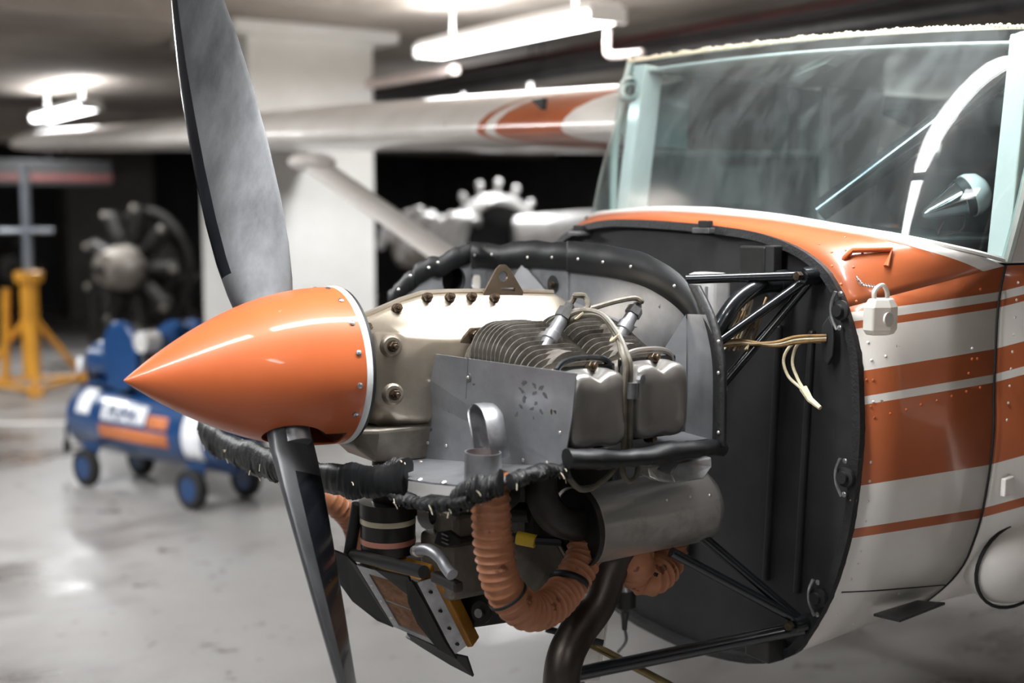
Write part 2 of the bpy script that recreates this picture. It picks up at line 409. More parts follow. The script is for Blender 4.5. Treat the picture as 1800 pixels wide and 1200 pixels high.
# ---- small hardware shared meshes (axis +Z)
ME_RIVET = shared('rivet', B().lathe([(0, .0036), (.0012, .0034), (.0022, .002), (.0026, 0)], seg=8), 'rivet')
ME_RIVET_S = shared('skin_rivet', B().lathe([(0, .0032), (.0012, .0028), (.002, .0014), (.0022, 0)], seg=8), 'white')
ME_RIVET_O = shared('skin_rivet_orange', B().lathe([(0, .0032), (.0012, .0028), (.002, .0014), (.0022, 0)], seg=8), 'orange')
_b = B().lathe([(0, .011), (.003, .011), (.0031, .0095), (.004, .0095)], seg=16).lathe([(.004, .0095), (.012, .0095), (.013, .0085)], seg=6).lathe([(.013, .005), (.021, .005), (.023, .0035)], seg=10)
ME_BOLT = shared('bolt', _b, 'bolt')
ME_SCREW = shared('screw', B().lathe([(0, .0055), (.0025, .0055), (.004, .003), (.0042, 0)], seg=12), 'plug')

# ---- firewall and fuselage
LW = .86
ringp = [(0, .266), (-.11, .265), (-.25, .258), (-.365, .237), (-.443, .203), (-.485, .163), (-.507, .13), (-.543, .045), (-.557, -.042), (-.564, -.13), (-.559, -.245), (-.545, -.34), (-.51, -.456), (-.456, -.558), (-.413, -.611), (-.3, -.665), (-.117, -.70), (0, -.705)]
half = [Vector((LW, p.x, p.y)) for p in spline([(y, z, 0) for y, z in ringp], 3)]
full = half + [Vector((p.x, -p.y, p.z)) for p in half[-2:0:-1]]
fw_ = ap('firewall', B().prism([p + Vector((.004, 0, 0)) for p in full], (.012, 0, 0)), 'firewall', roll=True, smooth=0, label='dark grey metal firewall bulkhead')
for yy in (-.42, -.33, -.08, .05, .2, .33):
    h_ = .2 if abs(yy) < .3 else .1
    ap('stiffener', B().box((LW, yy, -.2), (.016, .014, .55 if abs(yy) > .3 else .62)), 'firewall', fw_, smooth=0, bevel=.005)
# rim strip round the firewall
rim = B()
n_ = len(full); ctr = Vector((LW, 0, -.2))
ringA, ringB, ringC, ringD = [], [], [], []
for p in full:
    d = (p - ctr); d.x = 0; d.normalize()
    ringA.append(p + d * .002 + Vector((.01, 0, 0))); ringB.append(p + d * .004 - Vector((.012, 0, 0)))
    ringC.append(p - d * .014 - Vector((.014, 0, 0))); ringD.append(p - d * .018 + Vector((.01, 0, 0)))
rim.loft([ringA, ringB, ringC, ringD, ringA], True, False)
ap('firewall_rim', rim, 'rubber_worn', roll=True, label='black worn rubber rim')

# base curve of the windshield (airframe coordinates)
basep = [(-.632, 1.165, .214), (-.62, 1.10, .228), (-.575, 1.045, .242), (-.49, 1.01, .256), (-.389, .992, .265), (-.2, .975, .281), (0, .968, .287)]
bh = [Vector((x, y, z)) for y, x, z in basep]
bcurve = spline(bh, 4); bcurve = bcurve + [Vector((p.x, -p.y, p.z)) for p in bcurve[-2::-1]]
NB = len(bcurve)
# ring portion that faces the deck: from port shoulder to starboard shoulder
sh = min(range(len(half)), key=lambda i: abs(half[i].z - .118))
deck_ring = list(reversed(half[:sh + 1])) + [Vector((p.x, -p.y, p.z)) for p in half[1:sh + 1]]
def resample(c_, n):
    L = [0]
    for i in range(1, len(c_)): L.append(L[-1] + (c_[i] - c_[i - 1]).length)
    out = []
    for k in range(n):
        s_ = L[-1] * k / (n - 1); i = 0
        while i < len(L) - 2 and L[i + 1] < s_: i += 1
        t = (s_ - L[i]) / max(L[i + 1] - L[i], 1e-9); out.append(c_[i].lerp(c_[i + 1], t))
    return out
ND = 65
dr, bc = resample(deck_ring, ND), resample(bcurve, ND)
deck = B(); rows = []
ek = lambda i: 1 - abs(i / (ND - 1) * 2 - 1) ** 10
wfr = [min(.42, .042 / (a - b).length) for a, b in zip(dr, bc)]
for t, s_ in ((0, 0), (.3, 0), (.6, 0), (.85, 0), (.985, 0), (1, 0), (1, .5), (1, 1.0)):
    rows.append([a.lerp(b, t * (1 - wfr[i]) + s_ * wfr[i]) + Vector((0, 0, .012 * math.sin(math.pi * (t * .7 + s_ * .3)) * ek(i))) for i, (a, b) in enumerate(zip(dr, bc))])
rows[5] = [p + Vector((-.002, 0, .004)) * ek(i) for i, p in enumerate(rows[5])]; rows[6] = [p + Vector((-.002, 0, .008)) * ek(i) for i, p in enumerate(rows[6])]; rows[7] = [p + Vector((0, 0, .008)) * ek(i) for i, p in enumerate(rows[7])]
deck.loft(rows, False, False, mf=lambda i, j: 1 if i >= 4 else 0)
dk = ap('cowl_deck', deck, ['fus', 'white'], roll=True, smooth=60, thick=.003)
# side skins
def aft(p, x1, wdt, zs):   # section further aft
    return Vector((x1, p.y * wdt, -.2 + (p.z + .2) * zs))
side_h = half[sh:]
nS = 44
sr = resample(side_h, nS)
side_aft = []
corner = bcurve[0]
cols = []
for k, x1 in enumerate((LW, .95, 1.05, 1.165)):
    t = (x1 - LW) / (1.165 - LW); row = []
    for i, p in enumerate(sr):
        u = i / (nS - 1)
        q = Vector((1.165, min(p.y * 1.125, 0), p.z * 1.0)) if i else corner.copy()
        if i:
            top = max(0, 1 - u * 6); q = q.lerp(Vector((1.165, corner.y, corner.z + (p.z - sr[0].z))), top)
        # lower keel rises slightly aft
        if p.z < -.4: q.z = p.z + (-.4 - p.z) * .30
        row.append(p.lerp(q, t))
    cols.append(row)
def mirror(rs): return [[Vector((p.x, -p.y, p.z)) for p in r] for r in rs]
sk = B().loft(cols, False, False); sk.loft(mirror(cols), False, False)
ap('fuselage_nose_skin', sk, 'fus', roll=True, smooth=60, thick=.003)
# cabin door panel and rear fuselage, behind a narrow gap
last = cols[-1]
rear = []
for x1, wy, kz in ((1.171, 1.0, 0), (1.5, 1.02, 0), (2.1, 1.02, .02), (2.7, .93, .10), (3.6, .66, .22), (5.4, .22, .42)):
    rear.append([Vector((x1, p.y * wy, p.z + (kz if p.z < -.1 else kz * max(0, (.25 - p.z) / .35)) )) for p in last])
rk = B().loft(rear, False, False); rk.loft(mirror(rear), False, False)
ap('cabin_side_skin', rk, 'fus', roll=True, smooth=60, thick=.003)
# door seam
seam = [p + Vector((.003, -.0015, 0)) for p in last[:30]]
ap('door_seam', B().tube(seam, .003, 6), 'black', roll=True)
# upper door frame / post, window and roof
TOP = Vector((1.2, -.618, .672))
post = [Vector((1.172, -.634, .218)), Vector((1.34, -.640, .218)), Vector((1.36, -.622, .66)), Vector((1.215, -.617, .672))]
dp = ap('door_post', B().prism([post[0] + Vector((.0, 0, 0)), Vector((1.25, -.638, .218)), Vector((1.28, -.62, .665)), Vector((1.212, -.620, .672))], (0, .05, 0)), 'white', roll=True, smooth=0, bevel=.004)
dp2 = ap('door_post', B().prism([Vector((1.172, .634, .218)), Vector((1.25, .638, .218)), Vector((1.28, .62, .665)), Vector((1.212, .62, .672))], (0, -.05, 0)), 'white', roll=True, smooth=0, bevel=.004)
for sgn in (-1, 1):
    ap('side_window', B().add([(1.25, sgn * .63, .218), (2.0, sgn * .63, .23), (1.95, sgn * .61, .64), (1.28, sgn * .61, .665)], [(0, 1, 2, 3)]), 'glass_side', roll=True, smooth=0, thick=.004)
    ap('window_post', B().prism([(2.0, sgn * .635, .2), (2.2, sgn * .635, .2), (2.2, sgn * .615, .66), (1.95, sgn * .615, .66)], (0, -sgn * .04, 0)), 'white', roll=True, smooth=0)
# windshield: loft between base curve and top curve
topc = [Vector((1.205 + .06 * (1 - abs(s) ** 2.5), s * .632, .672 + .026 * (1 - abs(s) ** 2))) for s in [i / 32 - 1 for i in range(65)]]
wr = []
NW = 15
for k in range(NW):
    t = k / (NW - 1); row = []
    for i in range(ND):
        s = i / (ND - 1) * 2 - 1; p = bc[i].lerp(topc[i], t)
        bul = math.sin(math.pi * t)
        p += Vector((-.055 * bul * (1 - abs(s) ** 4), .028 * bul * (abs(s) ** 3) * (1 if s > 0 else -1), .02 * bul))
        row.append(p)
    wr.append(row)
wr = [[p + Vector((0, 0, .009)) for p in r] for r in wr]
ws = ap('windshield', B().loft(wr, False, False), 'glass', roll=True, smooth=80, label='large curved dusty clear windshield')
_sb = B().tube([p + Vector((0, 0, .008)) for p in topc], .0045, 8)
for k in range(110):
    f_ = k / 109 * 63.9; p = topc[int(f_)].lerp(topc[int(f_) + 1], f_ % 1); _sb.sphere(p + Vector((-.002, 0, .010 + random.uniform(-.001, .003))), random.uniform(.004, .0065), 6, 4)
ap('windshield_seal', _sb, 'cream', roll=True, label='crumbling cream sealant bead')
fr_p = [r[0] for r in wr]; fr_s = [r[-1] for r in wr]
for fr in (fr_p, fr_s):
    ap('windshield_frame', B().tube([p + Vector((.006, 0, 0)) for p in fr], .011, 8), 'interior_pale', roll=True)
ap('windshield_base_seal', B().tube([p + Vector((0, 0, .011)) for p in bc], .005, 6), 'white', roll=True)

# roof / wing
def foil(x0, ch, z0, y, th=.185):
    pts = []
    N = 22
    for i in range(N + 1):           # upper, TE to LE
        u = (1 + math.cos(math.pi * i / N)) / 2
        t = 5 * th * (.2969 * math.sqrt(u) - .126 * u - .3516 * u * u + .2843 * u ** 3 - .1036 * u ** 4)
        pts.append(Vector((x0 + u * ch, y, z0 + (t * 1.05 + .022 * (1 - (2 * u - .8) ** 2)) * ch)))
    for i in range(1, N):
        u = (1 - math.cos(math.pi * i / N)) / 2
        t = 5 * th * (.2969 * math.sqrt(u) - .126 * u - .3516 * u * u + .2843 * u ** 3 - .1036 * u ** 4)
        pts.append(Vector((x0 + u * ch, y, z0 + (-t * .55 + .022 * (1 - (2 * u - .8) ** 2)) * ch)))
    return pts
ZW = .495
def wing(ys):
    return B().loft([foil(1.195 + .02 * max(0, abs(y) - 3), 1.45 - .05 * max(0, abs(y) - 3), ZW - (.006 * abs(y)), y) for y in ys])
for ys, sg in (([.66, .9, 1.2, 1.5, 2, 3, 4, 5.5, 7, 8.6, 9.0], 1), ([-.66, -.9, -1.2, -1.5, -2, -3, -4, -5.2], -1)):
    wg = ap('wing', wing(ys), 'wingp', roll=True, smooth=50, label='white wing with orange band near the root' )
    fp = []
    for y in (.8, 4.2):
        x0 = 2.45; fp.append([Vector((x0, sg * y, ZW + .04)), Vector((x0 + .05, sg * y, ZW + .07)), Vector((x0 + .5, sg * y, ZW - .03)), Vector((x0 + .5, sg * y, ZW - .04)), Vector((x0 + .03, sg * y, ZW + .0))])
    ap('flap', B().loft(fp), 'white', wg, smooth=0, bevel=.003)
    a_ = unroll(at(548, 285, 'y', 2.6)); b_ = Vector((1.55, .66, -.42))
    if sg < 0: a_ = Vector((a_.x, -a_.y, a_.z)); b_ = Vector((b_.x, -b_.y, b_.z))
    d_ = (b_ - a_).normalized()
    st = B(); rg = []
    a2 = a_
    for f in (0, 1):
        c_ = a2.lerp(b_, f); rg.append([c_ + Vector((.07 * math.cos(q), 0, 0)) + d_.cross(Vector((1, 0, 0))).normalized() * .026 * math.sin(q) for q in [2 * math.pi * i / 16 for i in range(16)]])
    ap('wing_strut', st.loft(rg), 'white', roll=True, smooth=50)
    cf = B().sphere(a_, .08, 16, 8, (1.2, 1.6, .5))
    ap('strut_cuff', cf, 'white', wg)
rf = ap('cabin_roof', B().loft([[Vector((x, s * .67, .535 + z)) for s, z in [(i / 10 - 1, .115 + .02 * (1 - (i / 10 - 1) ** 2)) for i in range(21)]] for x in (1.225, 1.4, 1.8, 2.6)], False, False), 'white', roll=True, smooth=60, thick=.008)
# stall warning opening on the leading edge
sw = roll(Vector((1.193, 1.10, ZW + .01)))
q = at(949, 182, 'x', 1.188)
ap('stall_warning_inlet', B().prism([q + Vector((-.012, .03, .012)), q + Vector((-.012, -.03, .014)), q + Vector((-.012, -.022, -.02))], (.02, 0, 0)), 'black', smooth=0)

# ---- cabin interior
ap('glareshield', B().prism([(1.0, 0, .262), (1.42, 0, .262), (1.44, 0, .24), (1.42, 0, .22), (1.0, 0, .22)], (0, 1.08, 0)).box((0, 0, -9), (.001, .001, .001)) if False else B().prism([(.99, -.46, .258), (1.42, -.54, .262), (1.44, -.54, .235), (1.0, -.46, .232)], (0, 1.0, 0)), 'black', roll=True, smooth=0, bevel=.01)
ap('instrument_panel', B().box((1.43, 0, .08), (.02, 1.16, .34)), 'interior', roll=True, smooth=0, bevel=.01)
ap('cabin_bulkhead', B().box((2.75, 0, .05), (.03, 1.1, 1.2)), 'interior', roll=True, smooth=0)
ap('cabin_floor', B().box((1.8, 0, -.40), (1.7, .9, .02)), 'black', roll=True, smooth=0)
for yy in (-.28, .28):
    s_ = ap('seat', B().box((1.95, yy, -.15), (.45, .42, .12)), 'seat', roll=True, smooth=0, bevel=.04, seg=3, label='dark cloth seat cushion')
    ap('seat_back', B().box((2.22, yy, .12), (.12, .42, .56), Matrix.Rotation(R(12), 3, 'Y')), 'seat', s_, smooth=0, bevel=.04, seg=3)
    ap('headrest', B().box((2.29, yy, .47), (.08, .24, .14), Matrix.Rotation(R(12), 3, 'Y')), 'seat', s_, smooth=0, bevel=.03, seg=3)
    yk = ap('control_yoke', B().tube([Vector((1.52, yy - .13, .20)), Vector((1.52, yy - .13, .12)), Vector((1.52, yy - .07, .07)), Vector((1.52, yy + .07, .07)), Vector((1.52, yy + .13, .12)), Vector((1.52, yy + .13, .20))], .013, 8).cyl((1.43, yy, .07), (1.52, yy, .07), .012), 'black', roll=True)
# sun visors
ap('sun_visor', B().prism([at(1382, 140, 'y', .06), at(1400, 118, 'y', .0), at(1482, 88, 'y', -.1), at(1450, 112, 'y', -.08)], (.04, .0, -.006)), 'interior_pale', smooth=0, bevel=.002)
# added glossy tube imitating the diagonal reflection streak on the glass
ap('reflection_streak_tube', B().tube([at(1440, 372, 'y', -.15), at(1800, 105, 'y', -.50)], .026, 24), 'streak_metal', smooth=60, label='added glossy dark tube imitating a diagonal reflection streak in the windshield')
# round air vents at the roof corners
for (px, py, yy, rr) in ((1112, 160, .60, .036), (1800, 90, -.50, .036)):
    c_ = at(px, py, 'y', yy)
    v_ = ap('cabin_air_vent', B().lathe([(0, rr * .2), (0, rr), (-.03, rr * .95), (-.035, rr * .7), (-.02, rr * .55), (-.015, 0)], c_, Vector((.75, .5, -.2)), 24), 'interior_pale', label='round cream air vent')
    ap('vent_nozzle', B().sphere(c_ + Vector((-.012, -.008, 0)), rr * .5, 12, 8), 'black', v_)
ap('paper_sheet', B().prism([at(1262, 292, 'x', 2.7), at(1336, 292, 'x', 2.7), at(1338, 360, 'x', 2.7), at(1262, 360, 'x', 2.7)], (.004, 0, 0)), 'interior_pale', smooth=0, label='pale rectangular panel at the back of the cabin')

# ---- fuselage hardware: rivets
def skin_pt(px, py):
    """point on the port nose skin seen at that place: intersect with the lofted side"""
    d = FW + RT * ((px - 900) / FPX) - UP * ((py - 600) / FPX)
    best = None
    for r0, r1 in zip(cols[:-1], cols[1:]):
        for i in range(nS - 1):
            q0, q1, q2, q3 = [roll(p) for p in (r0[i], r1[i], r1[i + 1], r0[i + 1])]
            for tri in ((q0, q1, q2), (q0, q2, q3)):
                h_ = intersect(CAM, d, *tri)
                if h_ is not None: return h_
    return None
def intersect(o, d, a, b, c_):
    e1, e2 = b - a, c_ - a; p = d.cross(e2); det = e1.dot(p)
    if abs(det) < 1e-12: return None
    t = o - a; u = t.dot(p) / det
    if u < -1e-4 or u > 1.0001: return None
    q_ = t.cross(e1); v = d.dot(q_) / det
    if v < -1e-4 or u + v > 1.0001: return None
    return o + d * (e2.dot(q_) / det), (e1.cross(e2)).normalized()
def put_rivet(px, py, me, name='rivet'):
    h_ = skin_pt(px, py)
    if h_ is None: return
    p, n = h_
    if n.y > 0: n = -n
    o = inst(name, me, p + n * .0012 + Vector((0, 0, H)), n, A)
for px, py in [(1592, 465), (1625, 478), (1662, 490), (1694, 502), (1723, 508), (1530, 715), (1536, 734), (1564, 727), (1592, 720), (1618, 711), (1646, 704), (1672, 696), (1698, 688), (1722, 681), (1745, 674), (1522, 668), (1534, 668), (1702, 656), (1708, 631), (1717, 630)]:
    put_rivet(px, py, ME_RIVET_O)
for px, py in [(1531, 633), (1534, 706), (1525, 880), (1521, 915), (1512, 968), (1507, 990), (1495, 1017), (1470, 1078), (1468, 1052), (1580, 1042), (1500, 1095), (1525, 602), (1556, 626), (1708, 612), (1530, 812), (1528, 845)]:
    put_rivet(px, py, ME_RIVET_S)
for k in range(14):      # column of rivets on the door post edge
    t = k / 13; p = roll(Vector((1.225, -.6395, .20)).lerp(Vector((1.25, -.623, .62)), t))
    inst('rivet', ME_RIVET_S, p + Vector((0, -.0005, H)), (0, -1, 0), A)
for k in range(9):
    p = roll(Vector((1.20, -.642, .18 - k * .035))); inst('rivet', ME_RIVET_S, p + Vector((0, 0.0, H)), (0, -1, 0), A)
for px, py in [(1440, 430), (1462, 444), (1486, 441), (1500, 470), (1505, 530), (1462, 468), (1478, 500), (1485, 418), (1516, 446)]:
    # deck rivets
    d = FW + RT * ((px - 900) / FPX) - UP * ((py - 600) / FPX); hit = None
    for r0, r1 in zip(rows[:-1], rows[1:]):
        for i in range(ND - 1):
            q0, q1, q2, q3 = [roll(p) for p in (r0[i], r1[i], r1[i + 1], r0[i + 1])]
            for tri in ((q0, q1, q2), (q0, q2, q3)):
                h_ = intersect(CAM, d, *tri)
                if h_: hit = h_
            if hit: break
        if hit: break
    if hit:
        n = hit[1] if hit[1].z > 0 else -hit[1]
        inst('rivet', ME_RIVET_O, hit[0] + n * .0012 + Vector((0, 0, H)), n, A)
# skin seams, lower nose patch and scoop
sl = [skin_pt(x, y) for x, y in ((1478, 1040), (1540, 1037), (1600, 1032), (1660, 1027), (1705, 1023))]
sl = [p[0] + Vector((0, -.001, 0)) for p in sl if p]
if len(sl) > 2: ap('skin_seam', B().tube(sl, .0022, 6), 'black')
pq = [skin_pt(x, y) for x, y in ((1521, 714), (1580, 703), (1640, 690), (1634, 720), (1580, 735), (1521, 752))]
if all(pq): ap('skin_patch', B().prism([p[0] + Vector((0, -.0002, 0)) for p in pq], (0, -.0012, 0)), 'orange', smooth=0)
sc_ = [at(1535, 1078, 'y', -.50), at(1612, 1054, 'y', -.50), at(1662, 1058, 'y', -.56), at(1582, 1089, 'y', -.58)]
ap('cabin_vent_scoop', B().prism(sc_, (0, .0, -.006)), 'canister', smooth=0, bevel=.0015, label='small flat dark vent scoop')
# gear fairing and legs
for sg in (-1, 1):
    fa = ap('gear_leg_fairing', B().sphere((1.32, sg * .60, -.43), .12, 24, 14, (1.15, .62, .72)), 'white', roll=True, label='bulging white fairing over the landing gear leg')
    ap('fairing_lip', B().tube([Vector((1.32 + .142 * math.cos(q), sg * (.615 - .0 * math.cos(q)), -.43 + .094 * math.sin(q))) for q in [2 * math.pi * i / 32 for i in range(33)]], .004, 6), 'black', fa)
    lg = ap('main_gear_leg', B().tube(spline([(1.36, sg * .56, -.46), (1.70, sg * .95, -.70), (2.10, sg * 1.26, -1.05)], 8), lambda t: .045 - .012 * t, 12), 'white', roll=True)
    wl = ap('main_wheel', B().lathe([(-.05, .09), (-.065, .13), (-.055, .165), (0, .18), (.055, .165), (.065, .13), (.05, .09)], (2.10, sg * 1.35, -1.12), (0, 1, 0), 28), 'tyre')
    ap('wheel_hub', B().lathe([(-.055, .09), (-.055, .03), (.055, .03), (.055, .09)], (2.10, sg * 1.35, -1.12), (0, 1, 0), 20), 'alu_clean', wl)
# small hinge plate low on the door
hp = ap('door_hinge', B().prism([at(1768, 842, 'y', -.645), at(1784, 836, 'y', -.645), at(1785, 868, 'y', -.645), at(1766, 874, 'y', -.645)], (0, .012, 0)), 'white', smooth=0, bevel=.003)

# ---- grab handle on the cowl deck
hn = [at(1486, 472, 'y', -.455), at(1484, 455, 'y', -.47), at(1498, 440, 'y', -.48), at(1568, 438, 'y', -.53), at(1558, 468, 'y', -.535)]
gh = ap('tie_handle', B().tube(spline(hn[:3], 5) + [hn[3], hn[4]], .0055, 10), 'orange', label='orange bent wire handle')
ap('handle_clamp', B().lathe([(-.012, .008), (.012, .008)], at(1490, 462, 'y', -.462), (.3, -.3, 1), 12), 'bolt', gh)

# ---- engine mount tubes
def rod(name, a, b, r=.011, m='tube', **k):
    return ap(name, B().tube([a, b], r, 16), m, **k)
P1 = at(1428, 484, 'x', .845); P2 = at(1412, 1094, 'x', .845)
rod('mount_tube', P1, at(1205, 491, 'x', .64), .0095)
rod('mount_tube', P1, at(1262, 602, 'x', .66), .0095)
rod('mount_tube', at(1425, 492, 'x', .845), at(1262, 685, 'x', .67), .0095)
rod('mount_tube', P2, at(1190, 905, 'x', .60), .0105)
rod('mount_tube', P2, at(1180, 970, 'x', .56), .0105)
rod('mount_tube', P2 + Vector((0, 0, -.01)), at(960, 1195, 'x', .42), .015)
for P in (P1, P2):
    c_ = ap('mount_fitting', B().lathe([(-.03, .016), (.012, .02), (.028, .012)], P, (1, 0, 0), 16), 'tube')
    ap('fitting_bolt', B().lathe([(-.016, .009), (-.004, .009)], P + Vector((-.03, 0, 0)), (1, 0, 0), 6), 'bolt', c_)
# breather / intake hose in front of the firewall
ap('breather_pipe', B().tube(spline([at(1255, 590, 'x', .66), at(1290, 535, 'x', .70), at(1330, 505, 'x', .76), at(1372, 498, 'x', .84)], 8), .017, 16), 'tube', label='black curved pipe')
ap('pipe_collar', B().lathe([(-.012, .028), (.016, .03)], at(1368, 499, 'x', .84), (1, 0, 0), 20), 'rubber')
# regulator box and relay on the firewall
rb = at(1245, 530, 'x', .80)
rg_ = ap('voltage_regulator', B().box(rb, (.06, .085, .125)), 'silver', smooth=0, bevel=.014, seg=3, label='silver box with rounded lid')
for k in (-.028, 0, .028): ap('box_rib', B().box(rb + Vector((-.031, k, -.01)), (.004, .006, .09)), 'alu', rg_, smooth=0)
ap('relay_box', B().box(at(1330, 468, 'x', .835), (.03, .075, .085)), 'canister', smooth=0, bevel=.004)
ap('relay_box', B().box(at(1358, 470, 'x', .835), (.025, .03, .09)), 'black', smooth=0, bevel=.003)
# latch brackets at the rim
for px, py, s in ((1480, 545, 1), (1488, 838, -1), (1440, 1050, -1)):
    c_ = at(px, py, 'x', .842)
    lb = ap('cowl_latch', B().lathe([(0, .02), (-.006, .02), (-.008, .012), (-.016, .012)], c_, (1, 0, 0), 14), 'black')
    ap('latch_strap', B().tube(spline([c_ + Vector((-.008, .010, .036)), c_ + Vector((-.010, .018, .012)), c_ + Vector((-.010, .016, -.014)), c_ + Vector((-.008, .004, -.038))], 5), .0035, 8), 'plug', lb)
    for dz in (.032, -.034): inst('screw', ME_SCREW, c_ + Vector((-.004, .0, dz)), (-1, 0, 0), lb)
# wire pass-through plate and wires
pc = at(1460, 598, 'x', .85)
pp = ap('wire_grommet_plate', B().prism([pc + Vector((0, yy, zz)) for yy, zz in ((0, .05), (.016, .03), (.022, 0), (.016, -.03), (0, -.05), (-.012, -.03), (-.014, 0), (-.012, .03))], (-.008, 0, 0)), 'black', smooth=0, bevel=.003)
def wire(pts, r, m, name='wire', n=8, parent=None): return ap(name, B().tube(spline(pts, n), r, 8), m, parent)
for k in range(3):
    wire([at(1452, 590 + 4 * k, 'x', .84), at(1400, 592 + 5 * k, 'x', .79), at(1360, 602 + 3 * k, 'x', .75), at(1290, 606 - 4 * k, 'x', .70), at(1230, 612 + 5 * k, 'x', .66)], .0035, ('wire_brown', 'wire_cream', 'wire_brown')[k])
wire([at(1445, 597, 'x', .835), at(1400, 600, 'x', .80), at(1378, 628, 'x', .79), at(1385, 660, 'x', .79), at(1408, 682, 'x', .79), at(1418, 695, 'x', .79)], .0032, 'wire_cream')
wire([at(1443, 600, 'x', .835), at(1405, 603, 'x', .80), at(1393, 635, 'x', .79), at(1402, 665, 'x', .79), at(1416, 690, 'x', .79)], .0032, 'wire_cream')
ap('wire_connector', B().tube([at(1412, 682, 'x', .79), at(1424, 702, 'x', .79), at(1442, 717, 'x', .79)], lambda t: .0085 - .004 * t, 8), 'wire_cream')
for k in range(9):
    x0 = 1285 + k * 6; wire([at(x0, 560 + random.randint(-30, 20), 'x', .74), at(x0 + 14, 540 + random.randint(-25, 25), 'x', .76), at(x0 - 6, 590, 'x', .74), at(x0 - 20 + random.randint(-8, 8), 615, 'x', .70)], .0022, random.choice(['wire_brown', 'wire_cream', 'wire_brown', 'wire']))
# hood bracket at the top of the rim
hb = at(1240, 405, 'x', .845)
ap('rim_bracket', B().box(hb, (.03, .055, .012)), 'plug', smooth=0, bevel=.002); ap('rim_bumper', B().box(hb + Vector((0, 0, .014)), (.02, .03, .016)), 'black', smooth=0, bevel=.003)
hb = at(1018, 410, 'x', .845)
ap('rim_bracket', B().box(hb, (.03, .055, .01)), 'plug', smooth=0, bevel=.002); ap('rim_bumper', B().box(hb + Vector((0, 0, .012)), (.02, .03, .016)), 'black', smooth=0, bevel=.003)
ap('lower_skirt_bracket', B().box(at(1345, 1135, 'x', .83), (.05, .07, .05)), 'canister', smooth=0, bevel=.004)

# ---- spinner and propeller
prof = [(-.396, 0), (-.394, .003), (-.37, .0205), (-.34, .041), (-.30, .065), (-.26, .0865), (-.22, .105), (-.18, .121), (-.14, .1335), (-.10, .1425), (-.06, .148), (-.03, .1500), (0, .1505)]
pp_ = [(p.x, max(p.y, 0)) for p in spline([(d, r, 0) for d, r in prof], 4)]
pin = [(d + .004, max(r - .003, .0)) for d, r in reversed(pp_) if r > .02]
spn = B().lathe(pp_ + [(0.0, .147)] + pin[1:], (0, 0, 0), (1, 0, 0), 96, caps=False)
# axis of the blades in the propeller plane
XP = -.111
bd = Vector((0, .55, 1)).normalized()   # up along the upper blade, leaning to starboard
bt = Vector((1, 0, 0)).cross(bd)
spo = ap('spinner', spn, 'orange', smooth=50, label='glossy orange pointed spinner')
def orient(c_, a, r1, r2, x0, x1):
    rg = []
    for d_ in (x0, x1):
        rg.append([c_ + a * d_ + Vector((1, 0, 0)) * r1 * math.cos(q) + a.cross(Vector((1, 0, 0))) * r2 * math.sin(q) for q in [2 * math.pi * i / 40 for i in range(40)]])
    return B().loft(rg)
cut(spo, orient(Vector((XP, 0, 0)), bd, .066, .050, .05, .25))
cut(spo, orient(Vector((XP + .004, 0, 0)), -bd, .060, .050, .05, .25))
cut(spo, B().loft([[Vector((XP, 0, 0)) - bd * d_ + bt * (s * wd) + Vector((x_, 0, 0)) for x_, s in ((.0, -1), (.0, 1), (.095, 1), (.095, -1))] for d_, wd in ((.08, .026), (.25, .034))]))
for p_ in spo.data.polygons: p_.use_smooth = True
spo.data.set_sharp_from_angle(angle=R(40))
ap('spinner_backplate', B().lathe([(.0, .10), (.0, .1495), (.004, .152), (.012, .152), (.012, .10)], (0, 0, 0), (1, 0, 0), 80), 'plastic_white')
ap('spinner_rear_seal', B().lathe([(.0125, .06), (.0125, .150), (.020, .149), (.022, .06)], (0, 0, 0), (1, 0, 0), 80), 'black')
ap('propeller_hub', B().lathe([(-.09, .055), (.06, .055)], (XP, 0, 0), (1, 0, 0), 32), 'blade')
for k in range(16):
    q_ = 2 * math.pi * (k + .35) / 16; n = Vector((.05, math.cos(q_), math.sin(q_)))
    if abs(n.dot(bd)) > .93 and n.dot(bd) < 0: continue
    inst('screw', ME_SCREW, Vector((-.014, .1497 * math.cos(q_), .1497 * math.sin(q_) + H)), n, A)
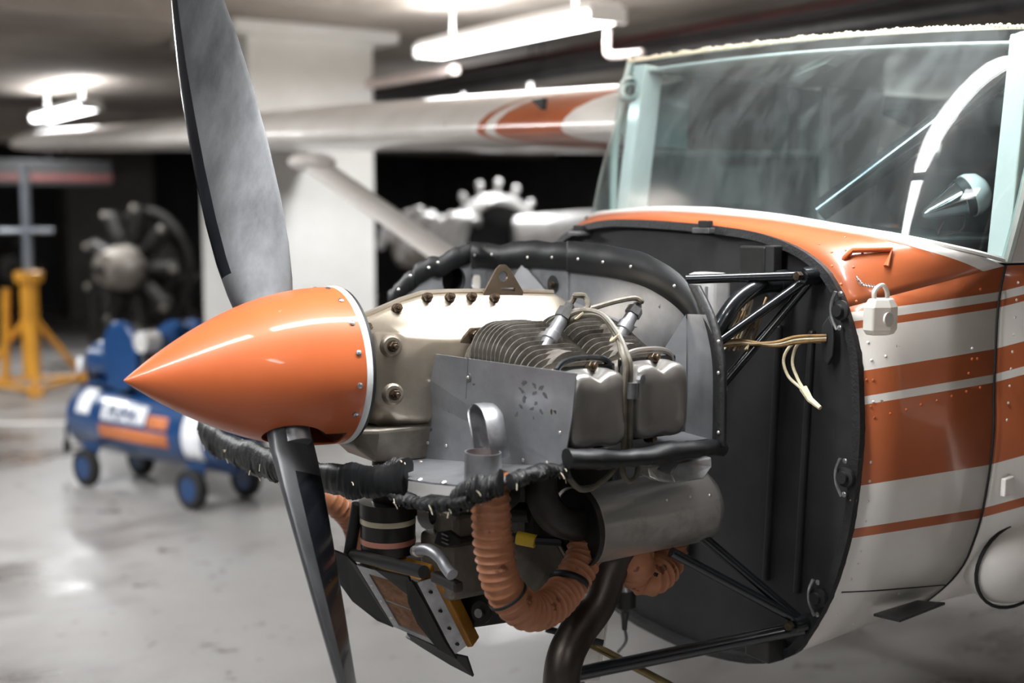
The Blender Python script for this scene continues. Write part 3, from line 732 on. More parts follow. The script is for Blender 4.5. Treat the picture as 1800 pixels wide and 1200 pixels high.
def blade(up_):
    a = bd if up_ else -bd
    # forward rotation direction of this blade
    fwd = Vector((0, 1, 0)) if up_ else Vector((0, -1, 0))
    rotd = (fwd - a * fwd.dot(a)).normalized()
    secs = [(.03, .062, 66, .055), (.09, .080, 64, .050), (.13, .112, 61, .040), (.17, .128, 57, .034), (.24, .148, 51, .028), (.33, .163, 45, .023), (.45, .172, 39, .019), (.57, .172, 34, .015), (.69, .164, 30, .012), (.79, .146, 27, .010), (.88, .122, 25, .008), (.93, .07, 24, .006)]
    N = 14; rings = []
    for r, ch, be, th in secs:
        be = R(be); c_ = Vector((-math.sin(be), 0, 0)) + rotd * math.cos(be)      # TE to LE
        nrm = Vector((-math.cos(be), 0, 0)) - rotd * math.sin(be)                 # forward face
        o = Vector((XP, 0, 0)) + a * r; ring = []
        rootk = max(0, min(1, (.15 - r) / .08))
        for i in range(N):            # front face LE -> TE
            u = (1 - math.cos(math.pi * i / N)) / 2
            t = th * (2.1 * math.sqrt(u * (1 - u)) * (1 - .45 * u)); ring.append(o + c_ * ch * (.48 - u) + nrm * (t * .95))
        for i in range(N):            # rear face TE -> LE
            u = (1 + math.cos(math.pi * i / N)) / 2
            t = th * (2.1 * math.sqrt(u * (1 - u)) * (1 - .45 * u)); ring.append(o + c_ * ch * (.48 - u) - nrm * (t * (.25 + .7 * rootk)))
        rings.append(ring)
    # refine along the span
    fine = []
    for i in range(len(rings) - 1):
        for k in range(4):
            t = k / 4; fine.append([p.lerp(q_, t) for p, q_ in zip(rings[i], rings[i + 1])])
    fine.append(rings[-1])
    def mf(i, j):
        if up_:
            if i < 14: return 0
            return 1 if (j <= 3 or j >= N) else 0
        if i < 14: return 0
        return 1 if N <= j <= 2 * N - 6 else 0
    return B().loft(fine, True, True, mf=mf)
for up_ in (True, False):
    ap('propeller_blade', blade(up_), ['blade', 'blade_black'], smooth=50, label='bare metal propeller blade with black leading edge' if up_ else 'propeller blade showing its black rear face')
ap('blade_cuff', B().lathe([(.10, .036), (.15, .033)], (XP, 0, 0), -bd, 24), 'alu_clean')

# ---- crankcase
def case_ring(x, zr, w_, ze, zb, zbot):
    h_ = [(0, zr), (-.010, zr - .001), (-.016, zr - .006), (-w_ * .55, ze + (zr - ze) * .45), (-w_ * .93, ze + .006), (-w_, ze - .006), (-w_, zb + .01), (-w_ * .93, zb), (-w_ * .6, zbot), (0, zbot - .005)]
    pts = [Vector((x, y, z)) for y, z in h_]
    return pts + [Vector((x, -p.y, p.z)) for p in pts[-2:0:-1]]
cs = [case_ring(.026, .050, .045, .025, -.035, -.055), case_ring(.040, .072, .060, .050, -.05, -.08), case_ring(.060, .086, .074, .060, -.075, -.11), case_ring(.10, .099, .085, .058, -.10, -.13), case_ring(.15, .116, .088, .050, -.11, -.135), case_ring(.20, .128, .088, .044, -.11, -.135), case_ring(.26, .129, .086, .040, -.11, -.135), case_ring(.40, .125, .086, .040, -.11, -.135), case_ring(.52, .118, .086, .035, -.11, -.135), case_ring(.575, .09, .07, .03, -.09, -.11)]
cf_ = []
for i in range(len(cs) - 1):
    for k in range(3): cf_.append([p.lerp(q_, k / 3) for p, q_ in zip(cs[i], cs[i + 1])])
cf_.append(cs[-1])
ccs = ap('crankcase', B().loft(cf_), 'cast', smooth=38, label='pale beige cast crankcase')
ap('crankcase_flange', B().tube([Vector((x, 0, z)) for x, z in ((.04, .076), (.06, .089), (.10, .102), (.15, .119), (.20, .131), (.26, .132), (.40, .128), (.52, .121))], .006, 8), 'cast', ccs)
ap('crankshaft_seal', B().lathe([(.0, .055), (.03, .06)], (.0, 0, 0), (1, 0, 0), 24), 'black', ccs)
topn = Vector((-.15, -.75, .65)).normalized()
def on_case(px, py):
    d = FW + RT * ((px - 900) / FPX) - UP * ((py - 600) / FPX); best = None
    for r0, r1 in zip(cf_[:-1], cf_[1:]):
        for i in range(9):
            for tri in ((r0[i], r1[i], r1[i + 1]), (r0[i], r1[i + 1], r0[i + 1])):
                h_ = intersect(CAM, d, *tri)
                if h_ and (best is None or (h_[0] - CAM).length < (best[0] - CAM).length): best = h_
    return best
for px, py in ((644, 577), (697, 543), (750, 524), (790, 524), (828, 523), (868, 525)):
    h_ = on_case(px, py)
    if h_: inst('bolt', ME_BOLT, h_[0] + Vector((0, -.000, .0)), (-.1, -.85, .3), ccs)
for px, py in ((690, 608), (693, 693)):
    p = at(px, py, 'y', -.088)
    bs = ap('bolt_boss', B().lathe([(-.03, .030), (-.004, .021), (0, .017)], p, (-.15, -1, .05), 24), 'cast', ccs)
    inst('bolt', ME_BOLT, p, (-.15, -1, .05), ccs)
ap('nose_bearing_boss', B().lathe([(.02, .075), (.05, .07), (.07, .05)], (0, 0, -.0), (1, 0, 0), 24), 'sump', ccs)
su = [[Vector((x, y, z)) for y, z in ((-w_, -.118), (-w_, -.128), (-w_ * .8, zb), (w_ * .8, zb), (w_, -.128), (w_, -.118))] for x, w_, zb in ((.025, .06, -.155), (.06, .08, -.185), (.13, .082, -.19), (.30, .08, -.20), (.5, .07, -.20))]
ap('oil_sump', B().loft(su), 'sump', smooth=0, bevel=.008, seg=3)
# lifting eye bracket on the crankcase top
le = Vector((.385, -.008, .118))
lb = [le + Vector((x, 0, z)) for x, z in ((-.042, -.01), (-.048, .008), (-.016, .058), (-.006, .066), (.006, .066), (.016, .058), (.05, .008), (.044, -.01))]
lo = ap('lifting_eye', B().prism(lb, (0, -.006, 0)), 'brass', smooth=0)
cut(lo, B().lathe([(-.02, .011), (.02, .011)], le + Vector((0, -.003, .042)), (0, 1, 0), 20))
cut(lo, B().box(le + Vector((.012, -.003, .014)), (.034, .04, .008)))

# ---- cylinders
def cylinder(xc, zc):
    t = bpy.data.objects.new('cylinder', None); C.objects.link(t); t.parent = A; t.location = (xc, 0, H + zc)
    def cp(name, b, m, **k):
        return obj(name, b, m, t, **k)
    cp('barrel', B().cyl((0, -.07, 0), (0, -.36, 0), .052, 28), 'fin')
    hx = .105
    cp('base_flange', B().prism([(-.105, -.078, .012), (-.04, -.078, .075), (.04, -.078, .075), (.09, -.078, .03), (.09, -.078, -.05), (.04, -.078, -.08), (-.05, -.078, -.08), (-.105, -.078, -.03)], (0, -.008, 0)), 'brass', smooth=0, bevel=.002)
    for x, z in ((-.09, .012), (-.035, .062), (.035, .062), (-.08, -.03)): inst('flange_nut', ME_BOLT, (x, -.086, z), (0, -1, 0), t)
    def fin_mesh(w_, hz, zoff, rnd, th=.0028):
        pts = []
        for sx, sz, a0 in ((1, 1, 0), (-1, 1, 90), (-1, -1, 180), (1, -1, 270)):
            for i in range(9):
                q = R(a0 + i * 11.25); pts.append(Vector((sx * (w_ - rnd) + rnd * math.cos(q), 0, sz * (hz - rnd) + rnd * math.sin(q) + zoff)))
        return shared('cooling_fin', B().prism(pts, (0, -th, 0)), 'fin', 30)
    fm = fin_mesh(.064, .064, 0, .062)
    for k in range(13):
        o = bpy.data.objects.new('cooling_fin', fm); C.objects.link(o); o.parent = t; o.location = (0, -.094 - k * .0046, 0)
    n = 15
    for k in range(n):
        u = k / (n - 1)
        w_ = .088 - .010 * max(0, u - .5); top = .094 if u < .33 else .094 - .060 * ((u - .33) / .67)
        bot = .078
        o = bpy.data.objects.new('head_fin', fin_mesh(w_, (top + bot) / 2, (top - bot) / 2, min(.06, (top + bot) / 2 - .002) if u < .4 else .05)); C.objects.link(o); o.parent = t; o.location = (0, -.158 - k * .0143, 0)
    # plug boss between the fins
    cp('plug_boss', B().lathe([(0, .026), (.05, .026), (.058, .02)], (.005, -.27, .02), (.35, .05, .93), 20), 'fin')
    # rocker box and cover
    cp('rocker_box', B().box((0, -.375, -.045), (.125, .05, .14)), 'fin', smooth=0, bevel=.02, seg=3)
    cp('cover_gasket', B().box((0, -.404, -.045), (.134, .008, .152)), 'tube', smooth=0, bevel=.003)
    rc = B(); rings = []
    for y, s in ((-.408, 1.0), (-.416, 1.0), (-.425, .985), (-.44, .97), (-.449, .93), (-.454, .82), (-.4555, .5)):
        ring = []
        for i in range(64):
            q = 2 * math.pi * i / 64; cx, cz = math.cos(q), math.sin(q)
            e = .42; px = .064 * s * math.copysign(abs(cx) ** e, cx); pz = .071 * s * math.copysign(abs(cz) ** e, cz)
            if s < 1:      # lobes: dip between the two rocker humps, top and bottom
                dip = math.exp(-(px / .015) ** 2) * (.016 if pz > 0 else .008) * (abs(pz) / .071) ** 2
                pz -= math.copysign(dip, pz)
            ring.append(Vector((px, y, pz - .045)))
        rings.append(ring)
    cv = cp('rocker_cover', rc.loft(rings), 'cast_grey', smooth=45, label='dull silver lobed rocker cover')
    for x, z in ((.008, .026), (.0, -.118), (.066, -.045), (-.066, -.045)): inst('cover_screw', ME_BOLT, (x, -.408, z), (0, -1, .4 if z > 0 else 0), t)
    # gasket hoop standing proud over the top of the cover
    cp('cover_rail', B().tube(spline([(-.062, -.404, -.01), (-.058, -.403, .028), (-.03, -.402, .042), (.03, -.402, .042), (.058, -.403, .028), (.062, -.404, -.01)], 6), .006, 8), 'tube' if xc < .4 else 'cast_grey')
    return t
cylinder(.303, -.010); cylinder(.447, -.004)
# spark plugs and leads
def plug(p0, p1, name='spark_plug'):
    d = (p1 - p0); L_ = d.length; d.normalize()
    t = ap(name, B().lathe([(-.02, .012), (.012, .014), (.014, .0165), (.030, .0165), (.032, .0135), (L_ * .72, .0125), (L_ * .72, .0105), (L_ * .74, .0105)], p0, d, 20), 'alu')
    ap('plug_hex', B().lathe([(L_ * .74, .0165), (L_ * .97, .0165)], p0, d, 6), 'plug', t)
    ap('plug_nut', B().lathe([(L_ * .97, .0105), (L_ * 1.12, .0095)], p0, d, 6), 'plug', t)
    return p0 + d * (L_ * 1.1), d
e1, d1 = plug(at(960, 608, 'y', -.285), at(998, 543, 'y', -.275)); e2, d2 = plug(at(1090, 590, 'y', -.285), at(1118, 541, 'y', -.275))
K1 = at(1020, 549, 'y', -.30)
wire([e1 - d1 * .01, e1 + d1 * .02, at(1012, 519, 'y', -.285), at(1028, 521, 'y', -.29), at(1033, 538, 'y', -.30), at(1020, 549, 'y', -.30), at(1000, 555, 'y', -.28), at(990, 575, 'y', -.22)], .0055, 'wire', 'ignition_lead')
wire([e2 - d2 * .01, e2 + d2 * .012, at(1127, 530, 'y', -.285), at(1115, 524, 'y', -.28), at(1080, 530, 'y', -.28), at(1035, 543, 'y', -.29), at(1005, 548, 'y', -.28), at(985, 562, 'y', -.22)], .0055, 'wire', 'ignition_lead')
for k in (0, 1):
    o_ = 9 * k
    wire([at(990, 562 + o_, 'y', -.26), at(1022, 546 + o_, 'y', -.32), at(1058, 553 + o_ * .4, 'y', -.36), at(1085, 585 + o_, 'y', -.40), at(1101 - o_ * .9, 620, 'y', -.435), at(1108 - o_ * .9, 645, 'y', -.45), at(1106 - o_, 690, 'y', -.452), at(1106 - o_, 740, 'y', -.45), at(1106 - o_, 790, 'y', -.44)], .0055, 'wire', 'ignition_lead')
for px, py, yy in ((1020, 551, -.315), (1082, 590, -.395)):
    ap('lead_tie', B().lathe([(-.0015, .0145), (.0015, .0145)], at(px, py, 'y', yy), (.6, -.3, -.6), 16), 'wire_cream')
lc = at(1112, 672, 'y', -.458)
ap('lead_clamp', B().cyl(lc, lc + Vector((0, 0, -.028)), .012, 14).lathe([(0, .009), (.008, .009)], lc + Vector((.008, -.008, .006)), (.3, -1, 0), 8), 'plug')
ap('pushrod_tube', B().cyl(at(1110, 690, 'y', -.44), at(1106, 790, 'y', -.43), .006, 12), 'plug')

# ---- baffles
bz = -.155
C0 = Vector((.595, .44, 0)); C1 = Vector((.615, -.385, 0)); C2 = Vector((.585, -.445, 0)); S0 = Vector((.30, .355, 0))
def edge(pxs, plane): return [at(x, y, *plane) for x, y in pxs]
def on_line(px, py, a, b):
    """point of the vertical plane through a,b seen at that pixel"""
    d = FW + RT * ((px - 900) / FPX) - UP * ((py - 600) / FPX); n = (b - a).cross(Vector((0, 0, 1)))
    return CAM + d * ((a - CAM).dot(n) / d.dot(n))
rear_top = [on_line(x, y, C0, C1) for x, y in ((828, 447), (870, 443), (905, 445), (960, 446), (1000, 448), (1050, 452), (1100, 460), (1150, 478), (1195, 508), (1222, 540), (1236, 575))]
rear_bot = [Vector((p.x, p.y, bz)) for p in reversed(rear_top)]
rbf = ap('rear_baffle', B().prism(rear_top + rear_bot, (.003, 0, 0)), 'alu', smooth=0, label='dull aluminium sheet baffle behind the cylinders')
def hole(o, c_, r, ax=(1, 0, 0), sc2=1.0): return cut(o, B().lathe([(-.05, r), (.05, r)], c_, ax, 32))
side_top = [on_line(x, y, S0, C0) for x, y in ((684, 528), (700, 505), (725, 485), (760, 463), (800, 447), (828, 441))]
sbf = ap('side_baffle', B().prism(side_top + [Vector((p.x, p.y, bz)) for p in reversed(side_top)], (0, .003, 0)), 'alu', smooth=0)
hole(sbf, on_line(796, 492, S0, C0), .036, (0, 1, 0))
hole(rbf, on_line(837, 495, C0, C1), .022)
ap('hole_patch', B().prism([on_line(x, y, C0, C1) + Vector((-.003, 0, 0)) for x, y in ((824, 475), (855, 475), (855, 520), (846, 520), (846, 483), (830, 483), (828, 520), (824, 520))], (.002, 0, 0)), 'alu_clean', rbf, smooth=0)
pt = [on_line(x, y, C0, C1) + Vector((-.003, 0, 0)) for x, y in ((950, 478), (1000, 477), (1000, 530), (950, 530))]
ap('port_patch', B().prism(pt, (.002, 0, 0)), 'alu_clean', rbf, smooth=0)
gp = on_line(974, 500, C0, C1)
gr = ap('baffle_grommet', B().lathe([(-.012, .010), (-.012, .017), (.004, .021), (.004, .010)], gp, (-1, 0, 0), 20), 'rubber', rbf)
ap('grommet_bolt', B().lathe([(0, .008), (.012, .008)], gp, (-1, 0, 0), 6), 'bolt', rbf)
# wedge gusset standing on the crankcase in front of the rear baffle
wa = on_line(921, 463, C0, C1) + Vector((-.004, 0, 0)); wl = on_line(896, 535, C0, C1) + Vector((-.01, 0, 0)); wm = on_line(922, 548, C0, C1) + Vector((-.085, .02, .0)); wr_ = on_line(998, 548, C0, C1) + Vector((-.01, 0, 0))
ap('wedge_gusset', B().add([wa, wl, wm, wr_, Vector((wl.x + .01, (wl.y + wr_.y) / 2, wl.z))], [(0, 1, 2), (0, 2, 3), (0, 3, 4), (0, 4, 1), (1, 4, 3, 2)]), 'alu', rbf, smooth=0)
ap('duct_socket', B().lathe([(0, .036), (.07, .036), (.07, .001)], on_line(796, 492, S0, C0) + Vector((.0, .004, 0)), (.1, 1, 0), 24, caps=False), 'black', sbf)
ap('baffle_skirt', B().add([on_line(900, 535, C0, C1) + Vector((-.05, 0, 0)), on_line(1000, 560, C0, C1) + Vector((-.10, 0, -.0)), on_line(1120, 575, C0, C1), on_line(930, 500, C0, C1)], [(0, 1, 2, 3)]), 'alu', rbf, smooth=0, thick=.002)
# port end: folded side panel with gusset
pe = [at(1208, 552, 'x', .595), at(1240, 553, 'x', .578), at(1257, 600, 'x', .572), at(1262, 660, 'x', .57), at(1260, 782, 'x', .57), at(1204, 782, 'x', .595)]
pnl = ap('end_baffle', B().prism(pe, (.003, 0, 0)), 'alu', smooth=0)
ap('end_gusset', B().prism([at(1206, 552, 'x', .594), at(1150, 640, 'x', .54), at(1207, 700, 'x', .59)], (.002, .002, 0)), 'alu', pnl, smooth=0, label='thin triangular gusset sheet')
# rubber seal along the top edge, in overlapping strips
def seal(top, drop, m='rubber', parent=None, name='rubber_seal', off=Vector((-.006, 0, 0)), rag=.004, lift=.016, thick=.004):
    ps = resample(spline(top, 5), 60); up_r, lo_r = [], []
    for i, p in enumerate(ps):
        u = i / 59; wv = (math.sin(u * 11 + 1) * .6 + math.sin(u * 29) * .25) * rag + random.uniform(-1, 1) * rag * .12
        up_r.append(p + off * .6 + Vector((-.002 * math.sin(u * 23), 0, lift + wv))); lo_r.append(p + off * .7 - Vector((0, 0, drop(u) if callable(drop) else drop)) + Vector((0, 0, wv * .4)))
    md = [a.lerp(b, .5) + off * .1 for a, b in zip(up_r, lo_r)]
    return ap(name, B().loft([up_r, md, lo_r], False, False), m, parent, smooth=60, thick=thick)
s1 = seal([on_line(x, y, C0, C1) for x, y in ((822, 443), (850, 441), (880, 444), (905, 441), (960, 440), (1003, 441))], .040, lift=.021)
s2 = seal([on_line(x, y, C0, C1) for x, y in ((1000, 441), (1050, 445), (1100, 453), (1150, 470), (1195, 500), (1222, 532), (1238, 570), (1243, 590))], .046, off=Vector((-.007, 0, 0)), rag=.002, lift=.021)
s3 = seal([on_line(x, y, S0, C0) for x, y in ((682, 530), (697, 508), (722, 487), (735, 477))], .032, off=Vector((-.004, -.006, 0)))
s4 = seal([on_line(x, y, S0, C0) for x, y in ((728, 480), (760, 460), (775, 462), (800, 447), (826, 437))], .034, off=Vector((-.004, -.007, 0)))
s5 = ap('rubber_seal', B().loft([[p + Vector((-.004, -.004, 0)) * k + Vector((0, -k * .018, 0)) for p in resample(spline([at(1218, 500, 'x', .60), at(1240, 545, 'x', .585), at(1254, 590, 'x', .578), at(1262, 640, 'x', .574), at(1263, 700, 'x', .572), at(1262, 780, 'x', .572)], 5), 40)] for k in (-.6, 0, 1)], False, False), 'rubber_worn', smooth=60, thick=.008)
for s_, lst in ((s1, ((843, 448), (873, 447), (936, 452), (979, 452))), (s2, ((1025, 455), (1069, 460), (1118, 468), (1195, 502)))):
    for x, y in lst: inst('rivet', ME_RIVET, on_line(x, y, C0, C1) + Vector((-.014, 0, 0)), (-1, -.2, .1), s_)
for s_, lst in ((s3, ((698, 508), (719, 484))), (s4, ((751, 470), (767, 461)))):
    for x, y in lst: inst('rivet', ME_RIVET, on_line(x, y, S0, C0) + Vector((-.004, -.014, 0)), (-.2, -1, .1), s_)
for y in (600, 655, 760): inst('rivet', ME_RIVET, at(1263, y, 'x', .565), (-1, -.3, 0), s5)
# stiffening wire trailing from the seal
wire([at(1262, 590, 'x', .585), at(1272, 640, 'x', .585), at(1277, 680, 'x', .585), at(1276, 690, 'x', .585)], .0012, 'plug', 'loose_wire')

# front port baffle sheet
fb = [at(765, 622, 'x', .165), at(1013, 656, 'x', .236), at(1004, 740, 'x', .236), at(990, 824, 'x', .236), at(738, 806, 'x', .165), at(739, 700, 'x', .165), at(744, 686, 'x', .165), at(757, 668, 'x', .165)]
fbo = ap('front_baffle', B().prism(fb, (.003, .0008, 0)), 'alu', smooth=0, label='flat grey sheet baffle in front of the cylinders')
fn = (fb[1] - fb[0]).cross(fb[4] - fb[0]).normalized()
if fn.y > 0: fn = -fn
def on_fb(px, py):
    d = FW + RT * ((px - 900) / FPX) - UP * ((py - 600) / FPX); return CAM + d * ((fb[0] - CAM).dot(fn) / d.dot(fn))
for x, y in ((823, 663), (753, 778), (785, 783), (920, 808), (962, 812), (985, 760)): inst('rivet', ME_RIVET, on_fb(x, y) + fn * .001, fn, fbo)
sp_ = on_fb(823, 663)
ap('seam_strip', B().tube([on_fb(823, 625) + fn * .0005, on_fb(819, 700) + fn * .0005], .0012, 6), 'alu', fbo)
ap('rivet_plate', B().lathe([(0, .0085), (.0012, .0085)], sp_, fn, 12), 'alu_clean', fbo)
ap('baffle_hole', B().lathe([(0, .005), (.0012, .005)], on_fb(912, 755), fn, 12), 'black', fbo)
M['glue'] = mat('glue_stain', '#5F6063', '#4C4D50', .6, .3, scale=60)
e = Vector((0, 0, 1)).cross(fn).normalized()
if e.y > 0: e = -e
for k in range(17):
    x, y = 922 + (k % 3) * 16 + random.gauss(0, 5) - (k // 6) * 5, 672 + k * 4.6
    c_ = on_fb(x, y) + fn * .0006; la = .005 + .005 * random.random(); dirn = (e * .8 + Vector((0, 0, -.6 if k % 2 else .5))).normalized(); sd = dirn.cross(fn)
    ap('glue_stain', B().prism([c_ + dirn * la * math.cos(q) * random.uniform(.6, 1.4) + sd * .0032 * math.sin(q) * random.uniform(.5, 1.5) for q in [2 * math.pi * i / 11 for i in range(11)]], fn * .0004), 'glue', fbo, smooth=0)
# tray and scoop
tr = [(.26, -.02, -.192), at(700, 806, 'x', .12), at(690, 838, 'x', .03), at(760, 848, 'x', .04), at(815, 853, 'x', .06), at(870, 850, 'x', .09), at(930, 835, 'x', .15), at(992, 822, 'x', .23), (.30, -.44, -.15)]
tro = ap('lower_baffle_tray', B().prism(tr, (0, 0, -.003)), 'alu', smooth=0)
s0 = at(849, 826, 'x', .105)
def strut_ring(c_, w_, dpt, n=24): return [c_ + Vector((0, -1, 0)) * w_ * math.cos(q) * 1.0 + Vector((1, 0, 0)) * dpt * math.sin(q) for q in [2 * math.pi * i / n for i in range(n)]]
ap('scoop_collar', B().loft([strut_ring(s0 + Vector((0, 0, z)), .036 * k, .030 * k) for z, k in ((-.02, 1.05), (.03, 1.0), (.032, 1.0), (.032, .94), (-.02, .97))], True, False), 'alu_clean', tro, smooth=45)
# open half-round scoop: a rounded-top trough facing forward
scp = B(); rg = []
top_c = at(840, 735, 'x', .13); bot_c = at(852, 815, 'x', .112)
outl = []
for i in range(13): q = math.pi * i / 12; outl.append((math.cos(q), math.sin(q)))
ou = [(-1, -2.6)] + [(-c_, s_) for c_, s_ in outl] + [(1, -2.6)]
uu = Vector((0, -1, 0)); vv = (top_c - bot_c).normalized(); ww = Vector((1, 0, 0))
rr = .029
fr = [top_c + uu * a_ * rr + vv * b_ * rr for a_, b_ in ou]
rg = [[top_c + uu * a_ * rr * k + vv * (b_ * rr * k if b_ > 0 else b_ * rr) + ww * d_ for a_, b_ in ou] for k, d_ in ((.90, .0), (1.0, -.002), (1.0, .020), (.92, .034), (.6, .042), (.2, .045))]
ap('air_scoop', scp.loft(rg, False, False), 'alu_clean', tro, smooth=60, thick=.0015, label='open rounded aluminium air scoop')
inst('rivet', ME_RIVET, at(740, 812, 'x', .06), (0, 0, 1), tro)
for x, y in ((738, 843), (780, 848)): inst('screw', ME_SCREW, at(x, y, 'x', .045), (-.3, -.3, 1), tro)
# ragged black rubber lip of the missing lower cowl
def lip(pts, wd, m='rubber_worn', name='cowl_lip_seal', n=90, droop=Vector((0, 0, -1)), th=.016, rag=1.):
    ps = resample(spline(pts, 6), n); rgs = []
    for i, p in enumerate(ps):
        tg = (ps[min(i + 1, n - 1)] - ps[max(i - 1, 0)]).normalized(); o2 = tg.cross(droop).normalized()
        u_ = i / (n - 1); w_ = wd * (1 + .10 * math.sin(u_ * 13) + .06 * math.sin(u_ * 31 + 2)); t_ = th * (1 + .15 * math.sin(u_ * 17)); ring = []
        for k in range(10):
            q = 2 * math.pi * k / 10; ring.append(p + droop * w_ * math.sin(q) + o2 * t_ * math.cos(q) + Vector((random.uniform(-1, 1), random.uniform(-1, 1), random.uniform(-1, 1))) * (.0006 + rag * (.0032 if math.sin(q) > .5 else .0009)))
        rgs.append(ring)
    return ap(name, B().loft(rgs), m, smooth=70)
l1 = lip([at(358, 752, 'x', -.03), at(385, 778, 'x', -.035), at(440, 803, 'x', -.04), at(495, 822, 'x', -.04), at(520, 828, 'x', -.04)], .034)
l2 = lip([at(520, 830, 'x', -.035), at(560, 838, 'x', -.03), at(620, 845, 'x', -.015), at(670, 846, 'x', .0), at(712, 838, 'x', .02)], .032, 'rubber', th=.012, rag=.3)
l3 = lip([at(650, 838, 'x', -.0), at(690, 820, 'x', .03), at(716, 818, 'x', .04)], .014)
l4 = lip([at(690, 868, 'x', .015), at(730, 882, 'x', .03), at(775, 886, 'x', .035), at(830, 878, 'x', .05)], .012)
l5 = lip([at(800, 882, 'x', .045), at(830, 860, 'x', .055), at(855, 858, 'x', .07), at(880, 848, 'x', .085)], .022)
l6 = lip([at(896, 846, 'x', .11), at(930, 834, 'x', .15), at(965, 826, 'x', .20), at(995, 828, 'x', .235)], .012)
# frayed threads hanging from the torn lips
fr_ = B()
for (a_, b_, k) in ((l1, 0, 26), (l4, 0, 14), (l5, 0, 18), (l6, 0, 14), (l2, 0, 10)):
    vs = [v.co for v in a_.data.vertices]
    for _ in range(k):
        p = random.choice(vs); d_ = Vector((random.uniform(-.5, .5), random.uniform(-1, .2), random.uniform(-1, .3))) * random.uniform(.006, .016)
        fr_.tube([p, p + d_ * .6, p + d_ + Vector((0, 0, -.003))], .0009, 4)
fo = ap('frayed_threads', fr_, 'cream', smooth=0); fo['kind'] = 'stuff'
# padded black strip along the port side under the covers
pd = [at(997, 805, 'y', -.46), at(1030, 806, 'y', -.465), at(1090, 806, 'y', -.468), at(1150, 800, 'y', -.468), at(1210, 790, 'y', -.465), at(1268, 785, 'y', -.455)]
lip(pd, .0165, 'rubber', 'side_pad', 50, th=.022, rag=.2)
ap('lower_side_baffle', B().prism([Vector((.26, -.43, -.135)), Vector((.60, -.43, -.135)), Vector((.60, -.12, -.145)), Vector((.26, -.12, -.145))], (0, 0, -.003)), 'alu', smooth=0)

# ---- under the engine: exhaust, hoses, carburettor
mc0 = Vector((.362, -.30, -.303)); mc1 = Vector((.685, -.30, -.300)); ma = (mc1 - mc0).normalized()
mu = ap('muffler', B().lathe([(0.004, .0715), (0, .077), (.012, .0775), (.015, .075), (.30, .075), (.312, .073), (.320, .066), (.325, .04), (.325, .001)], mc0, ma, 56, caps=False), 'steel', smooth=40, label='stained steel muffler drum')
ap('muffler_face', B().lathe([(.010, .001), (.010, .071), (.002, .072), (.016, .074)], mc0, ma, 48), 'black', mu)
ap('muffler_band', B().lathe([(-.002, .076), (-.002, .0795), (.010, .0795), (.010, .076)], mc0, ma, 56, caps=False), 'exhaust', mu)
for x, y in ((1168, 882), (1208, 877), (1241, 874)):
    p = at(x, y, 'y', -.355); rad = p - mc0; rad = (rad - ma * rad.dot(ma)).normalized(); p2 = mc0 + ma * (p - mc0).dot(ma) + rad * .0752
    inst('muffler_rivet', ME_RIVET, p2, rad, mu)
ap('exhaust_elbow', B().tube(spline([at(950, 800, 'x', .29), at(950, 840, 'x', .29), at(956, 880, 'x', .295), at(978, 912, 'x', .315), at(1012, 922, 'x', .36), at(1030, 920, 'x', .39)], 8), .031, 20), 'exhaust')
ap('muffler_shroud_box', B().prism([at(1190, 812, 'y', -.40), at(1252, 803, 'y', -.40), at(1252, 822, 'y', -.41), at(1238, 842, 'y', -.43), at(1186, 850, 'y', -.43), at(1178, 830, 'y', -.42)], (.0, .06, 0)), 'alu_clean', smooth=0, bevel=.004)
ap('shroud_bracket', B().prism([at(1140, 822, 'y', -.38), at(1168, 818, 'y', -.38), at(1178, 848, 'y', -.39), at(1160, 846, 'y', -.39), at(1142, 838, 'y', -.38)], (0, .03, 0)), 'steel', smooth=0, bevel=.002)
ap('tail_pipe', B().tube(spline([Vector((.50, -.29, -.34)), at(1072, 1000, 'y', -.28), at(1050, 1060, 'y', -.285), at(1012, 1115, 'y', -.29), at(990, 1170, 'y', -.30), at(984, 1260, 'y', -.30)], 8), lambda t: .036, 24), 'tail', label='dark heat-stained tail pipe')
def scat(name, pts, r, label=None, pitch=.0150):
    ps = spline(pts, 14); L_ = sum((ps[i + 1] - ps[i]).length for i in range(len(ps) - 1)); n = int(L_ / pitch) * 7
    ps = resample(ps, n)
    return ap(name, B().tube(ps, lambda t: r * (.95 + .115 * max(0, math.cos(2 * math.pi * t * L_ / pitch)) ** 3), 28), 'scat', smooth=70, label=label)
h1 = scat('duct_hose', [at(858, 835, 'x', .115), at(862, 880, 'x', .12), at(868, 960, 'x', .13), at(884, 1030, 'x', .15), at(922, 1072, 'x', .20), at(962, 1068, 'x', .26), at(995, 1035, 'x', .32), at(1022, 990, 'x', .37), at(1030, 960, 'x', .39)], .0345, 'ribbed orange duct hose looping down to the muffler')
h2 = scat('duct_hose', [Vector((.53, -.27, -.37)), at(1116, 985, 'x', .51), at(1122, 1008, 'x', .525), at(1142, 1014, 'x', .55), at(1164, 998, 'x', .59), at(1176, 968, 'x', .62), at(1178, 930, 'x', .62)], .037, 'short ribbed orange duct hose curled under the muffler')
h3 = scat('duct_hose', [at(545, 862, 'x', .10), at(575, 875, 'x', .12), at(610, 905, 'x', .17), at(625, 930, 'x', .2), at(630, 960, 'x', .22)], .026, 'ribbed orange duct hose behind the propeller')
def band(px, py, x, d_, r, m='black', wd=.009, parent=None): ap('hose_clamp', B().lathe([(-wd, r), (wd, r)], at(px, py, 'x', x), d_, 28, False), m, parent, thick=.002)
band(892, 1046, .158, (.5, -.1, -.8), .037, wd=.003, parent=h1); band(1000, 1022, .33, (.55, .35, .75), .037, 'black', .006, h1); band(1138, 1010, .545, (.4, .1, .9), .034, 'black', .007, h2)
